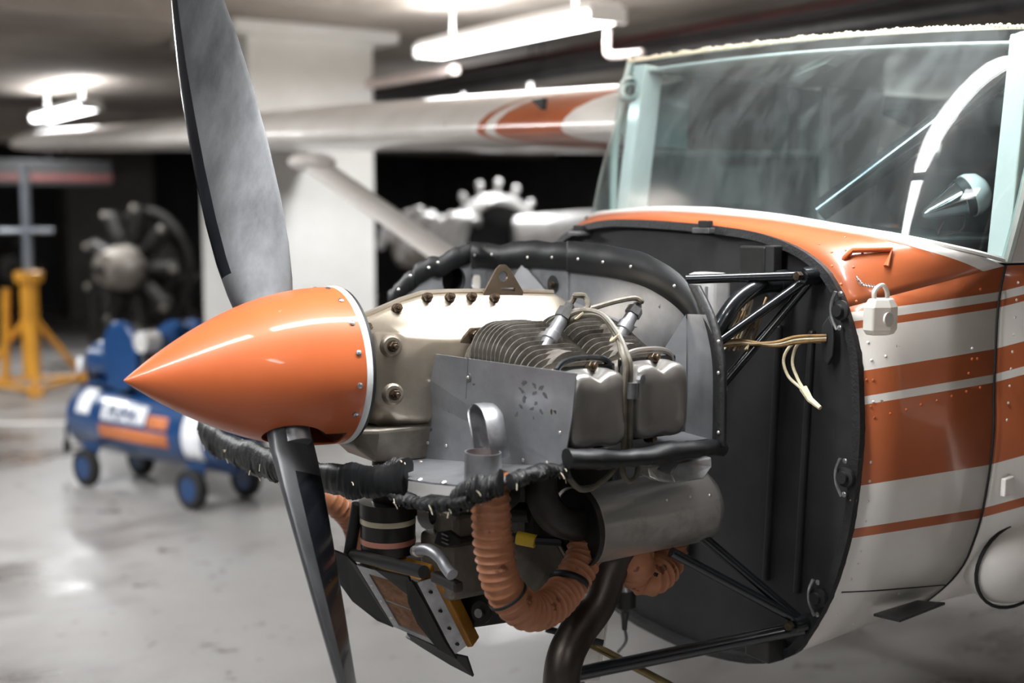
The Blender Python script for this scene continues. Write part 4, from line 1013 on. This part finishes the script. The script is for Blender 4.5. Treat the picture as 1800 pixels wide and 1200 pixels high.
# looping drain lines
wire([at(995, 826, 'y', -.40), at(1004, 845, 'y', -.41), at(1022, 860, 'y', -.42), at(1045, 855, 'y', -.42), at(1070, 835, 'y', -.42), at(1085, 815, 'y', -.42)], .0055, 'wire', 'drain_line')
wire([at(1093, 815, 'y', -.42), at(1096, 835, 'y', -.42), at(1106, 845, 'y', -.42), at(1118, 838, 'y', -.42), at(1122, 820, 'y', -.42)], .0055, 'wire', 'drain_line')
# canister (starter/generator end) with coloured bands
def cax(x, y): return at(x, y, 'x', .13)
k0, k1 = cax(682, 878), cax(682, 968)
ca = (k1 - k0); cl = ca.length; ca.normalize(); cr = .0555
can = ap('oil_canister', B().lathe([(-.02, cr * .6), (0, cr * .62), (.002, cr * 1.06), (.030, cr * 1.06), (.032, cr), (cl, cr), (cl + .004, cr * .6)], k0, ca, 40), 'canister', label='black canister with cream and pink bands')
ap('cream_band', B().lathe([(.034, cr + .0008), (.045, cr + .0008)], k0, ca, 40), 'cream', can); ap('pink_band', B().lathe([(.075, cr + .0008), (.086, cr + .0008)], k0, ca, 40), 'pink', can)
ap('canister_neck', B().lathe([(-.09, .032), (-.02, .032)], k0, ca, 24), 'grime', can)
# support bars, elbow pipe, carburettor
rod('support_bar', at(629, 885, 'x', .08), at(614, 975, 'x', .07), .0125, 'black')
rod('support_bar', at(622, 975, 'x', .07), at(745, 1005, 'x', .06), .012, 'black')
ap('drain_elbow', B().tube(spline([at(730, 968, 'x', .12), at(752, 966, 'x', .115), at(772, 978, 'x', .11), at(785, 998, 'x', .11), at(795, 1010, 'x', .11)], 8), .0115, 16), 'alu', label='bare grey elbow pipe')
ap('elbow_collar', B().lathe([(-.004, .013), (.008, .013)], at(736, 967, 'x', .12), at(752, 966, 'x', .115) - at(736, 967, 'x', .12), 16), 'steel')
cb = at(812, 985, 'x', .24)
cbo = ap('carburettor', B().box(cb, (.13, .12, .12)).box(cb + Vector((0, 0, .08)), (.09, .09, .06)), 'sump', smooth=0, bevel=.012, seg=3)
ap('carburettor_plate', B().prism([at(x, y, 'x', .165) for x, y in ((762, 955), (768, 935), (788, 932), (805, 945), (804, 960), (780, 962))], (.008, 0, 0)), 'black', cbo, smooth=0, bevel=.002)
for k in range(3): ap('plate_rib', B().box(at(783, 940 + k * 7, 'x', .163), (.004, .024, .003)), 'alu', cbo, smooth=0)
ap('carburettor_lever', B().box(at(785, 1022, 'x', .13), (.02, .09, .02)), 'exhaust', cbo, smooth=0, bevel=.004)
ap('carburettor_pipe', B().cyl(at(760, 900, 'x', .3), at(790, 905, 'x', .3), .04, 16), 'grime')
# air box behind the filter
ap('air_box', B().prism([at(700, 985, 'x', .17), at(900, 990, 'x', .30), at(900, 1095, 'x', .30), at(830, 1105, 'x', .24), at(740, 1060, 'x', .19)], (.06, .10, .01)), 'black', smooth=0, bevel=.006)
ap('lower_shroud', B().prism([at(838, 930, 'x', .40), at(1000, 935, 'x', .46), at(1010, 1030, 'x', .46), at(930, 1058, 'x', .42), at(845, 1020, 'x', .40)], (.01, .01, 0)), 'sump', smooth=0)
cb2 = at(848, 1075, 'x', .235)
ao = ap('air_box_lever', B().lathe([(0, .022), (.006, .022)], cb2, (-1, -.5, .1), 20), 'grime'); ap('lever_knob', B().lathe([(0, .009), (.016, .009)], cb2, (-1, -.5, .1), 14), 'plug', ao)
# the filter itself: tilted frame with paper element
TL, TR, BL, BR = at(629, 990, 'y', .035), at(737, 1020, 'y', -.10), at(694, 1098, 'y', .035), at(802, 1146, 'y', -.10)
fnn = (TR - TL).cross(BL - TL).normalized()
if fnn.x > 0: fnn = -fnn
def fpt(u, v, d_=0): return TL.lerp(TR, u).lerp(BL.lerp(BR, u), v) + fnn * d_
flt = ap('filter_case', B().loft([[fpt(u, v, d_) for u, v in ((0, 0), (1, 0), (1, 1), (0, 1))] for d_ in (-.05, -.002)]), 'amber', smooth=0, bevel=.004, label='air filter case with amber seal')
def bar(u0, v0, u1, v1, d0=-.001, d1=.005, m='alu_clean', name='filter_frame'):
    return ap(name, B().loft([[fpt(u, v, d_) for u, v in ((u0, v0), (u1, v0), (u1, v1), (u0, v1))] for d_ in (d0, d1)]), m, flt, smooth=0)
bar(0, 0, .14, 1); bar(.14, 0, 1, .10); bar(.14, .92, 1, 1); bar(.72, .10, 1, .92)
ap('filter_paper', B().loft([[fpt(u, v, d_) for u, v in ((.14, .10), (.72, .10), (.72, .92), (.14, .92))] for d_ in (-.002, .001)]), 'paper', flt, smooth=0, label='brown paper filter element')
bar(.14, .52, .72, .535, .0, .003, 'alu', 'filter_wire')
for v in (.3, .55, .82): inst('rivet', ME_RIVET, fpt(.07, v, .005), fnn, flt)
sp1 = [fpt(1, 0, .004), fpt(1, 1, .004), fpt(1.12, .95, -.02), fpt(1.12, .02, -.02)]
spt = ap('filter_side_plate', B().prism(sp1, fnn * .003), 'alu_clean', flt, smooth=0)
ap('filter_seal', B().loft([[fpt(u, v, d_) for u, v in ((1.12, .0), (1.24, .02), (1.24, .92), (1.12, .97))] for d_ in (-.045, -.016)]), 'amber', flt, smooth=0, bevel=.003)
for v in (.16, .42, .66, .88): ap('slot', B().box(fpt(1.06, v, -.004), (.004, .010, .004), fnn.to_track_quat('X', 'Z').to_matrix()), 'black', flt, smooth=0)
def flap(pts, name='rubber_flap', th=.005):
    return ap(name, B().add(pts, [list(range(len(pts)))]), 'rubber', None, smooth=0, thick=th)
flap([fpt(-.02, .0, .002), fpt(-.02, .95, .002), fpt(-.05, 1.05, .0), fpt(-.28, 1.02, .004), fpt(-.55, .78, .006), fpt(-.58, .38, .006), fpt(-.40, .05, .004), fpt(-.36, -.14, .0), fpt(-.12, -.10, .0)])
flap([fpt(.22, 1.01, .004), fpt(.95, 1.02, .004), fpt(1.12, 1.05, -.006), fpt(1.06, 1.34, -.005), fpt(.70, 1.33, -.005), fpt(.30, 1.26, -.005), fpt(.06, 1.18, -.004), fpt(.20, 1.12, .0)])
flap([fpt(.86, -.02, .012), fpt(.97, -.05, .012), fpt(1.0, .30, .012), fpt(1.0, .78, .012), fpt(1.04, 1.02, .010), fpt(.80, .95, .014), fpt(.68, .62, .016), fpt(.72, .30, .016)])
flap([fpt(.40, -.08, .012), fpt(.95, -.10, .012), fpt(.92, .08, .012), fpt(.74, .20, .010), fpt(.55, .06, .010)])
# grimy engine underside: carburettor intake, induction pipes
ap('intake_spider', B().tube(spline([(.2, -.3, -.22), (.3, -.12, -.25), (.36, 0, -.24), (.42, .2, -.24)], 6), .03, 14), 'grime')
ap('accessory_case', B().box((.47, -.02, -.28), (.22, .26, .20)), 'grime', smooth=0, bevel=.02, seg=3)
ap('intake_pipe', B().tube(spline([at(760, 905, 'x', .2), at(840, 900, 'x', .26), at(930, 900, 'x', .33)], 6), .02, 12), 'grime')
yb = at(925, 948, 'x', .27)
ap('cable_band', B().lathe([(-.018, .013), (.018, .013)], yb, (.5, -.6, -.1), 16), 'yellow_tape', label='yellow band'); wire([at(880, 940, 'x', .24), yb, at(985, 952, 'x', .33)], .009, 'black', 'control_cable')
# nose gear
ng = ap('nose_gear_leg', B().prism([at(1030, 1000, 'x', .54), at(1084, 985, 'x', .58), at(1070, 1100, 'x', .58), at(1056, 1200, 'x', .57), at(1015, 1200, 'x', .54)], (.02, .05, 0)), 'white', smooth=0, bevel=.008)
rod('nose_strut', Vector((.60, .0, -.55)), Vector((.52, .0, -1.08)), .034, 'alu_clean')
for s in (-1, 1): ap('nose_fork', B().prism([Vector((.50, s * .075, -.98)), Vector((.56, s * .075, -.98)), Vector((.53, s * .075, -1.16)), Vector((.48, s * .075, -1.16))], (0, .012, 0)), 'white', smooth=0, bevel=.004)
ap('fork_crown', B().box((.53, .006, -1.0), (.07, .17, .05)), 'white', smooth=0, bevel=.008)
nw = ap('nose_wheel', B().lathe([(-.045, .07), (-.055, .11), (-.045, .145), (0, .155), (.045, .145), (.055, .11), (.045, .07)], (.50, 0, -1.144), (0, 1, 0), 28), 'tyre')
ap('wheel_hub', B().lathe([(-.05, .07), (-.05, .02), (.05, .02), (.05, .07)], (.50, 0, -1.144), (0, 1, 0), 20), 'alu_clean', nw)
rod('steering_rod', at(1020, 1122, 'x', .50), at(1185, 1208, 'x', .66), .0085, 'gold_tube')
rod('steering_rod', at(960, 1105, 'x', .40), at(1060, 1130, 'x', .50), .007, 'black')
# gascolator drain below the firewall
gd = at(1098, 1050, 'x', .72)
go = ap('fuel_strainer', B().lathe([(-.03, .012), (-.02, .026), (.02, .026), (.032, .012), (.05, .008), (.075, .006)], gd, (0, 0, -1), 20), 'canister'); wire([gd + Vector((0, 0, -.07)), gd + Vector((0, -.006, -.10)), gd + Vector((-.02, 0, -.125))], .004, 'plug', 'strainer_drain')

# ---------------------------------------------------------------- loose things on the airplane
tk = at(1545, 560, 'y', -.62)
hand = at(1490, 470, 'y', -.465)
fs = thing('fuel_sampler', 'small translucent plastic cup hanging on a chain from the orange handle', 'cup', tk + Vector((0, 0, -.03)))
og = tk + Vector((0, 0, -.03))
rgs = []
for z, s in ((0, .8), (.01, 1.0), (.052, 1.0), (.068, .72)):
    rgs.append([Vector((.040 * s * math.cos(q) + .004, -.024 * s * math.sin(q), z)) for q in [2 * math.pi * (i + .5) / 6 for i in range(6)]])
obj('cup_body', B().loft(rgs), 'frost', fs, smooth=0, bevel=.003)
obj('cup_loop', B().tube(spline([Vector((-.014, 0, .062)), Vector((-.014, 0, .082)), Vector((.006, 0, .092)), Vector((.020, 0, .080)), Vector((.022, 0, .060))], 5), .0045, 8), 'frost', fs)
obj('cup_window', B().lathe([(0, .014), (.003, .013)], Vector((0, -.0215, .03)), (0, -1, .1), 16), 'frost', fs)
chn = resample([hand - og, at(1515, 500, 'y', -.53) - og, Vector((-.004, 0, .088))], 22)
lk = shared('chain_link', B().tube([Vector((.0032 * math.cos(q), 0, .0048 * math.sin(q))) for q in [2 * math.pi * i / 8 for i in range(9)]], .0009, 5), 'plug')
for i in range(21):
    o = bpy.data.objects.new('chain_link', lk); C.objects.link(o); o.parent = fs; o.location = chn[i].lerp(chn[i + 1], .5)
    o.rotation_mode = 'QUATERNION'; o.rotation_quaternion = (chn[i + 1] - chn[i]).to_track_quat('Z', 'X' if i % 2 else 'Y')
# lamp unit lying behind the windshield
u0 = at(1622, 378, 'y', -.40); u1 = at(1700, 345, 'y', -.45)
lu = thing('instrument_lamp', 'white domed lamp with chrome cone lying behind the windshield', 'lamp', u0)
da = (u1 - u0); dl = da.length; da.normalize()
obj('lamp_cone', B().lathe([(0, .006), (.012, .014), (dl * .80, .040), (dl * .82, .042)], (0, 0, 0), da, 28), 'chrome', lu)
obj('lamp_band', B().lathe([(dl * .82, .043), (dl * 1.0, .045)], (0, 0, 0), da, 28), 'black', lu)
obj('lamp_dome', B().lathe([(dl * 1.0, .0475), (dl * 1.12, .047), (dl * 1.3, .040), (dl * 1.42, .024), (dl * 1.46, .001)], (0, 0, 0), da, 28), 'plastic_white', lu, smooth=60)
obj('lamp_wire', B().tube(spline([da * dl * .5 + Vector((0, 0, -.03)), da * dl * .3 + Vector((0, -.01, -.055)), da * dl * .8 + Vector((0, -.01, -.065)), da * dl + Vector((0, 0, -.04))], 6), .0018, 6), 'pipe_red', lu)

# ================================================================ background things
# ---- blue compressor
def comp():
    base = Vector((1.20, 4.78, FL)); ang = math.atan2(-.94, .33)
    t = thing('air_compressor', 'blue wheeled air compressor with long horizontal tank on the floor', 'compressor', base, None, ang)
    r, zc, L_ = .205, .385, .66
    tank = obj('tank', B().lathe([(-L_ - .07, .001), (-L_ - .062, .07), (-L_ - .04, .14), (-L_, .19), (-L_ + .03, r), (L_ - .03, r), (L_, .19), (L_ + .04, .14), (L_ + .062, .07), (L_ + .07, .001)], (0, 0, zc), (1, 0, 0), 36), 'blue', t, smooth=40)
    # which local side faces the camera
    sgn = -1
    def patch(x0, x1, a0, a1, m, name, dr=.002):
        rg = [[Vector((x, sgn * (r + dr) * math.cos(R(a)), zc + (r + dr) * math.sin(R(a)))) for a in [a0 + (a1 - a0) * i / 8 for i in range(9)]] for x in (x0, x1)]
        return obj(name, B().loft(rg, False, False), m, t, thick=.001)
    patch(-.30, .10, 8, 38, 'white_print', 'brand_panel'); patch(-.32, .30, -22, 0, 'orange_print', 'lower_stripe'); patch(.42, .58, -35, 50, 'white_print', 'data_sticker'); patch(.12, .30, 6, 26, 'orange_print', 'orange_logo')
    patch(-.55, -.42, 12, 60, 'white_print', 'warning_sticker')
    tc = bpy.data.curves.new('brand_text', 'FONT'); tc.body = 'PUMA'; tc.size = .10; tc.align_x = 'CENTER'; tc.extrude = .001
    to = bpy.data.objects.new('brand_text', tc); C.objects.link(to)
    dg = bpy.context.evaluated_depsgraph_get(); me = bpy.data.meshes.new_from_object(to.evaluated_get(dg)); bpy.data.objects.remove(to)
    me.materials.clear(); me.materials.append(M['blue'])
    to = bpy.data.objects.new('brand_text', me); C.objects.link(to); to.parent = t
    to.location = (-.10, sgn * (r + .013) * math.cos(R(13)), zc + (r + .013) * math.sin(R(13))); to.rotation_euler = (R(90 - 22), 0, 0)
    for x in (-L_ * .72, L_ * .72):
        for y in (-.15, .15):
            wl = obj('wheel', B().lathe([(-.025, .06), (-.03, .09), (-.02, .11), (.02, .11), (.03, .09), (.025, .06)], (x, y * 1.25, .11), (0, 1, 0), 20), 'tyre', t)
            obj('wheel_rim', B().lathe([(-.027, .065), (-.018, .02), (.018, .02), (.027, .065)], (x, y * 1.25, .11), (0, 1, 0), 16), 'blue', wl)
            obj('leg', B().prism([(x - .10, y, zc - .08), (x + .10, y, zc - .08), (x + .03, y * 1.12, .10), (x - .03, y * 1.12, .10)], (0, .012, 0)), 'blue', t, smooth=0)
    for x in (-.2, .25):
        pass
    obj('deck_plate', B().box((-.05, 0, zc + r + .012), (.95, .26, .02)), 'blue', t, smooth=0, bevel=.004)
    obj('motor', B().lathe([(-.16, .08), (-.15, .105), (.13, .105), (.15, .08)], (-.42, 0, zc + r + .13), (1, 0, 0), 24), 'blue', t)
    pm = obj('pump_block', B().box((.18, .02, zc + r + .12), (.20, .20, .20)), 'dark_engine', t, smooth=0, bevel=.02)
    for s in (-1, 1):
        d_ = Vector((0, s * .55, .83)).normalized(); c_ = Vector((.18, .02, zc + r + .20))
        cy = obj('pump_cylinder', B().cyl(c_, c_ + d_ * .20, .07, 18), 'blue', t)
        for k in range(5): obj('pump_fin', B().cyl(c_ + d_ * (.06 + k * .028), c_ + d_ * (.068 + k * .028), .085, 18), 'blue', cy)
    obj('belt_guard', B().loft([[Vector((-.16 + .16 * math.cos(q), y, zc + r + .19 + .20 * math.sin(q))) for q in [2 * math.pi * i / 28 for i in range(28)]] for y in (-.17, -.12)]), 'blue', t, smooth=40, bevel=.01)
    obj('air_filter', B().cyl((.18, -.17, zc + r + .30), (.18, -.27, zc + r + .30), .06, 18), 'silver', t)
    obj('pressure_gauge', B().lathe([(0, .05), (.02, .05), (.024, .044)], (-.62, -.10, zc + r + .10), (-.5, -.86, .1), 20), 'white_print', t)
    obj('switch_box', B().box((-.58, -.02, zc + r + .05), (.10, .09, .09)), 'black', t, smooth=0, bevel=.01)
    obj('air_hose', B().tube(spline([(-.62, 0, zc + r + .02), (-.76, -.04, zc + .10), (-.84, -.06, zc - .06), (-.86, -.06, zc - .18)], 8), .012, 10), 'black', t)
    obj('hose_fitting', B().cyl((-.86, -.06, zc - .18), (-.86, -.06, zc - .25), .022, 12), 'black', t)
    obj('push_handle', B().tube([(.66, -.13, zc + .10), (.86, -.13, zc + .22), (.86, .13, zc + .22), (.66, .13, zc + .10)], .014, 10), 'blue', t)
    return t
comp()
# ---- yellow tripod jack
def jack(px, py, label, sc=1.0, rot=0.):
    b0 = at(px, py, 'z', FL); t = thing('tripod_jack', label, 'jack', b0, None, rot)
    obj('outer_post', B().cyl((0, 0, .12), (0, 0, 1.0 * sc), .075, 18), 'yellow', t)
    obj('post_collar', B().lathe([(.96 * sc, .115), (1.0 * sc, .125), (1.05 * sc, .125), (1.06 * sc, .09)], (0, 0, 0), (0, 0, 1), 20), 'yellow', t)
    obj('ram', B().cyl((0, 0, 1.0 * sc), (0, 0, 1.95 * sc), .042, 16), 'jack_grey', t)
    obj('cross_handle', B().cyl((-.20, .13, 1.42 * sc), (.20, -.13, 1.42 * sc), .024, 10), 'jack_grey', t)
    obj('ram_pad', B().lathe([(1.95 * sc, .05), (1.98 * sc, .05)], (0, 0, 0), (0, 0, 1), 16), 'jack_grey', t)
    for k in range(3):
        q = 2 * math.pi * k / 3 + .35; d_ = Vector((math.cos(q), math.sin(q), 0))
        obj('leg', B().tube([d_ * .05 + Vector((0, 0, .62 * sc)), d_ * .52 + Vector((0, 0, .07))], .028, 10), 'yellow', t)
        obj('foot', B().box(d_ * .55 + Vector((0, 0, .03)), (.12, .12, .06), Matrix.Rotation(q, 3, 'Z')), 'yellow', t, smooth=0, bevel=.008)
        q2 = q + 2 * math.pi / 3; e_ = Vector((math.cos(q2), math.sin(q2), 0))
        obj('base_rail', B().tube([d_ * .52 + Vector((0, 0, .06)), e_ * .52 + Vector((0, 0, .06))], .025, 8), 'yellow', t)
    obj('side_post', B().cyl((-.20, .13, .10), (-.17, .11, .90 * sc), .035, 12), 'yellow', t)
    return t
jack(58, 684, 'yellow tripod jack with a raised grey ram beside the dark engine')
# ---- background engines
def radial(base, label, m1, m2, r, n, stand, facing, zc):
    t = thing('radial_engine', label, 'engine', base, None, facing)
    obj('crankcase_drum', B().lathe([(-.42, .07), (-.40, .16), (-.22, .22), (-.10, .23), (.10, .20), (.16, .15), (.24, .10)], (0, 0, zc), (0, 1, 0), 28), m1, t)
    obj('propeller_shaft', B().lathe([(-.55, .035), (-.30, .045)], (0, 0, zc), (0, 1, 0), 16), m2, t)
    for k in range(n):
        q = 2 * math.pi * k / n; d_ = Vector((math.cos(q), 0, math.sin(q))); c_ = Vector((0, 0, zc))
        cy = obj('cylinder_barrel', B().lathe([(.17, .06)] + [(.19 + .012 * i + (.006 if j else 0), .085 if (i % 2) else .07) for i in range(12) for j in (0, 1)] + [(r - .04, .09), (r, .07)], c_, d_, 16), m2, t, smooth=0)
        obj('rocker_box', B().box(c_ + d_ * (r - .01) + Vector((0, -.07, 0)), (.06, .07, .06)), m1, cy, smooth=0, bevel=.012)
        obj('pushrod', B().cyl(c_ + d_ * .19 + Vector((0, -.09, 0)), c_ + d_ * (r - .03) + Vector((0, -.08, 0)), .013, 8), m2, t)
    obj('collector_ring', B().tube([Vector((r * .92 * math.cos(2 * math.pi * i / 40), .20, zc + r * .92 * math.sin(2 * math.pi * i / 40))) for i in range(41)], .045, 10), m2, t)
    s_ = obj('stand_frame', B().box((0, .28, .05), (.9, .5, .07)).box((0, .42, zc / 2), (.10, .10, zc)).box((-.38, .42, zc / 2 * .8), (.07, .07, zc * .8), Matrix.Rotation(R(24), 3, 'Y')).box((.38, .42, zc / 2 * .8), (.07, .07, zc * .8), Matrix.Rotation(R(-24), 3, 'Y')), 'rack', t, smooth=0)
    obj('mount_ring', B().lathe([(.24, .20), (.24, .26), (.40, .26), (.40, .20)], (0, 0, zc), (0, 1, 0), 24), 'rack', t)
    return t
p = at(235, 470, 'y', 10.6)
e1_ = radial(Vector((p.x, p.y, FL)), 'dark greasy radial engine on a floor stand behind the blue compressor', 'grey_engine', 'dark_engine', .62, 9, True, R(-62), p.z - FL)
p = at(0, 470, 'y', 13.6)
radial(Vector((p.x, p.y, FL)), 'dark radial engine on a stand behind the yellow jack', 'dark_engine', 'dark_engine', .5, 7, True, R(10), p.z - FL)
# silver turbine on a trolley, behind the wing strut
def turbine():
    p = at(870, 430, 'y', 7.2); zc = p.z - FL
    t = thing('turbine_engine', 'silver turbine engine with a big intake ring on a dark trolley', 'engine', Vector((p.x, p.y, FL)), None, R(-2))
    obj('intake_ring', B().lathe([(-.10, .36), (-.13, .40), (-.10, .44), (.02, .45), (.10, .43), (.10, .37), (-.02, .35)], (0, 0, zc), (-.05, 1, 0), 48, caps=False), 'silver', t)
    obj('inner_cone', B().lathe([(-.02, .35), (.15, .30), (.16, .05), (.02, .01)], (0, 0, zc), (-.05, 1, 0), 32), 'black', t)
    obj('exhaust_case', B().lathe([(0, .13), (.06, .155), (.70, .17), (.74, .15)], (.06, -.22, zc + .10), (.90, -.43, .05), 28), 'silver', t)
    obj('core_case', B().lathe([(-.14, .34), (-.35, .30), (-.60, .24), (-.95, .22), (-1.0, .12)], (0, 0, zc + .0), (.5, -.86, 0), 28), 'grey_engine', t)
    random.seed(3)
    for k in range(9):
        x = -.25 - .09 * k; yy = .10 + random.uniform(-.12, .12)
        pts = [Vector((x, -.15 + yy * .3, zc + .12 + random.uniform(-.05, .16))), Vector((x - .06, -.22, zc + .26 + random.uniform(-.08, .06))), Vector((x - .20, -.25, zc + .20 + random.uniform(-.14, .06))), Vector((x - .24, -.18, zc - .02 + random.uniform(-.1, .1)))]
        obj('fuel_pipe', B().tube(spline(pts, 5), random.choice([.025, .035, .045]), 10), 'silver', t)
    for k in range(8):
        q = R(20 + k * 22); c_ = Vector((.45 * math.cos(q), .02, zc + .45 * math.sin(q)))
        obj('fuel_nozzle', B().cyl(c_, c_ + Vector((.05 * math.cos(q), -.02, .09 * math.sin(q))), .022, 8).sphere(c_ + Vector((.06 * math.cos(q), -.02, .10 * math.sin(q))), .032, 10, 6), 'silver', t)
    obj('gearbox', B().box((-.78, -.1, zc + .02), (.34, .3, .3)), 'grey_engine', t, smooth=0, bevel=.04)
    obj('trolley_frame', B().box((-.2, 0, .12), (1.6, .6, .08)).box((-.8, .0, zc / 2 - .1), (.08, .08, zc - .3)).box((.3, 0, zc / 2 - .2), (.08, .08, zc - .5)), 'rack', t, smooth=0)
    for x in (-.9, .5):
        for y in (-.25, .25): obj('castor', B().cyl((x, y - .02, .05), (x, y + .02, .05), .05, 14), 'tyre', t)
    return t
turbine()
# small round engine parts and drums in the dark on the left and behind
def bench(px, y, w_, label):
    p = at(px, 560, 'y', y)
    t = thing('work_bench', label, 'bench', Vector((p.x, p.y, FL)))
    obj('bench_top', B().box((0, 0, .82), (w_, .7, .06)), 'rack', t, smooth=0, bevel=.005)
    for sx in (-1, 1):
        for sy in (-1, 1): obj('leg', B().box((sx * (w_ / 2 - .06), sy * .28, .395), (.06, .06, .79)), 'rack', t, smooth=0)
    obj('shelf', B().box((0, 0, .28), (w_ - .1, .6, .03)), 'rack', t, smooth=0)
    return t
bench(300, 12.5, 1.8, 'dark steel work bench far behind the radial engine')
# second ram jack partly hidden, red light strip beam and duct in the dark
p = at(120, 305, 'y', 12.0)
dt = thing('overhead_duct', 'dark overhead duct with a faded red stripe beyond the yellow jack', 'duct', p)
obj('duct_box', B().box((-1.6, 0, 0), (4.0, .5, .26)), 'black', dt, smooth=0, bevel=.01)
obj('red_stripe', B().box((-1.6, -.255, -.05), (4.0, .012, .07)), 'pipe_red', dt, smooth=0)
for x in (-3.0, -.2): obj('duct_hanger', B().cyl((x, 0, .12), (x, 0, CZ - p.z), .012, 8), 'pipe_dark', dt)

# ---------------------------------------------------------------- lift everything so that the floor lies at z = 0
for o in list(sc.objects):
    if o.parent is None and o is not cam: o.location.z += H
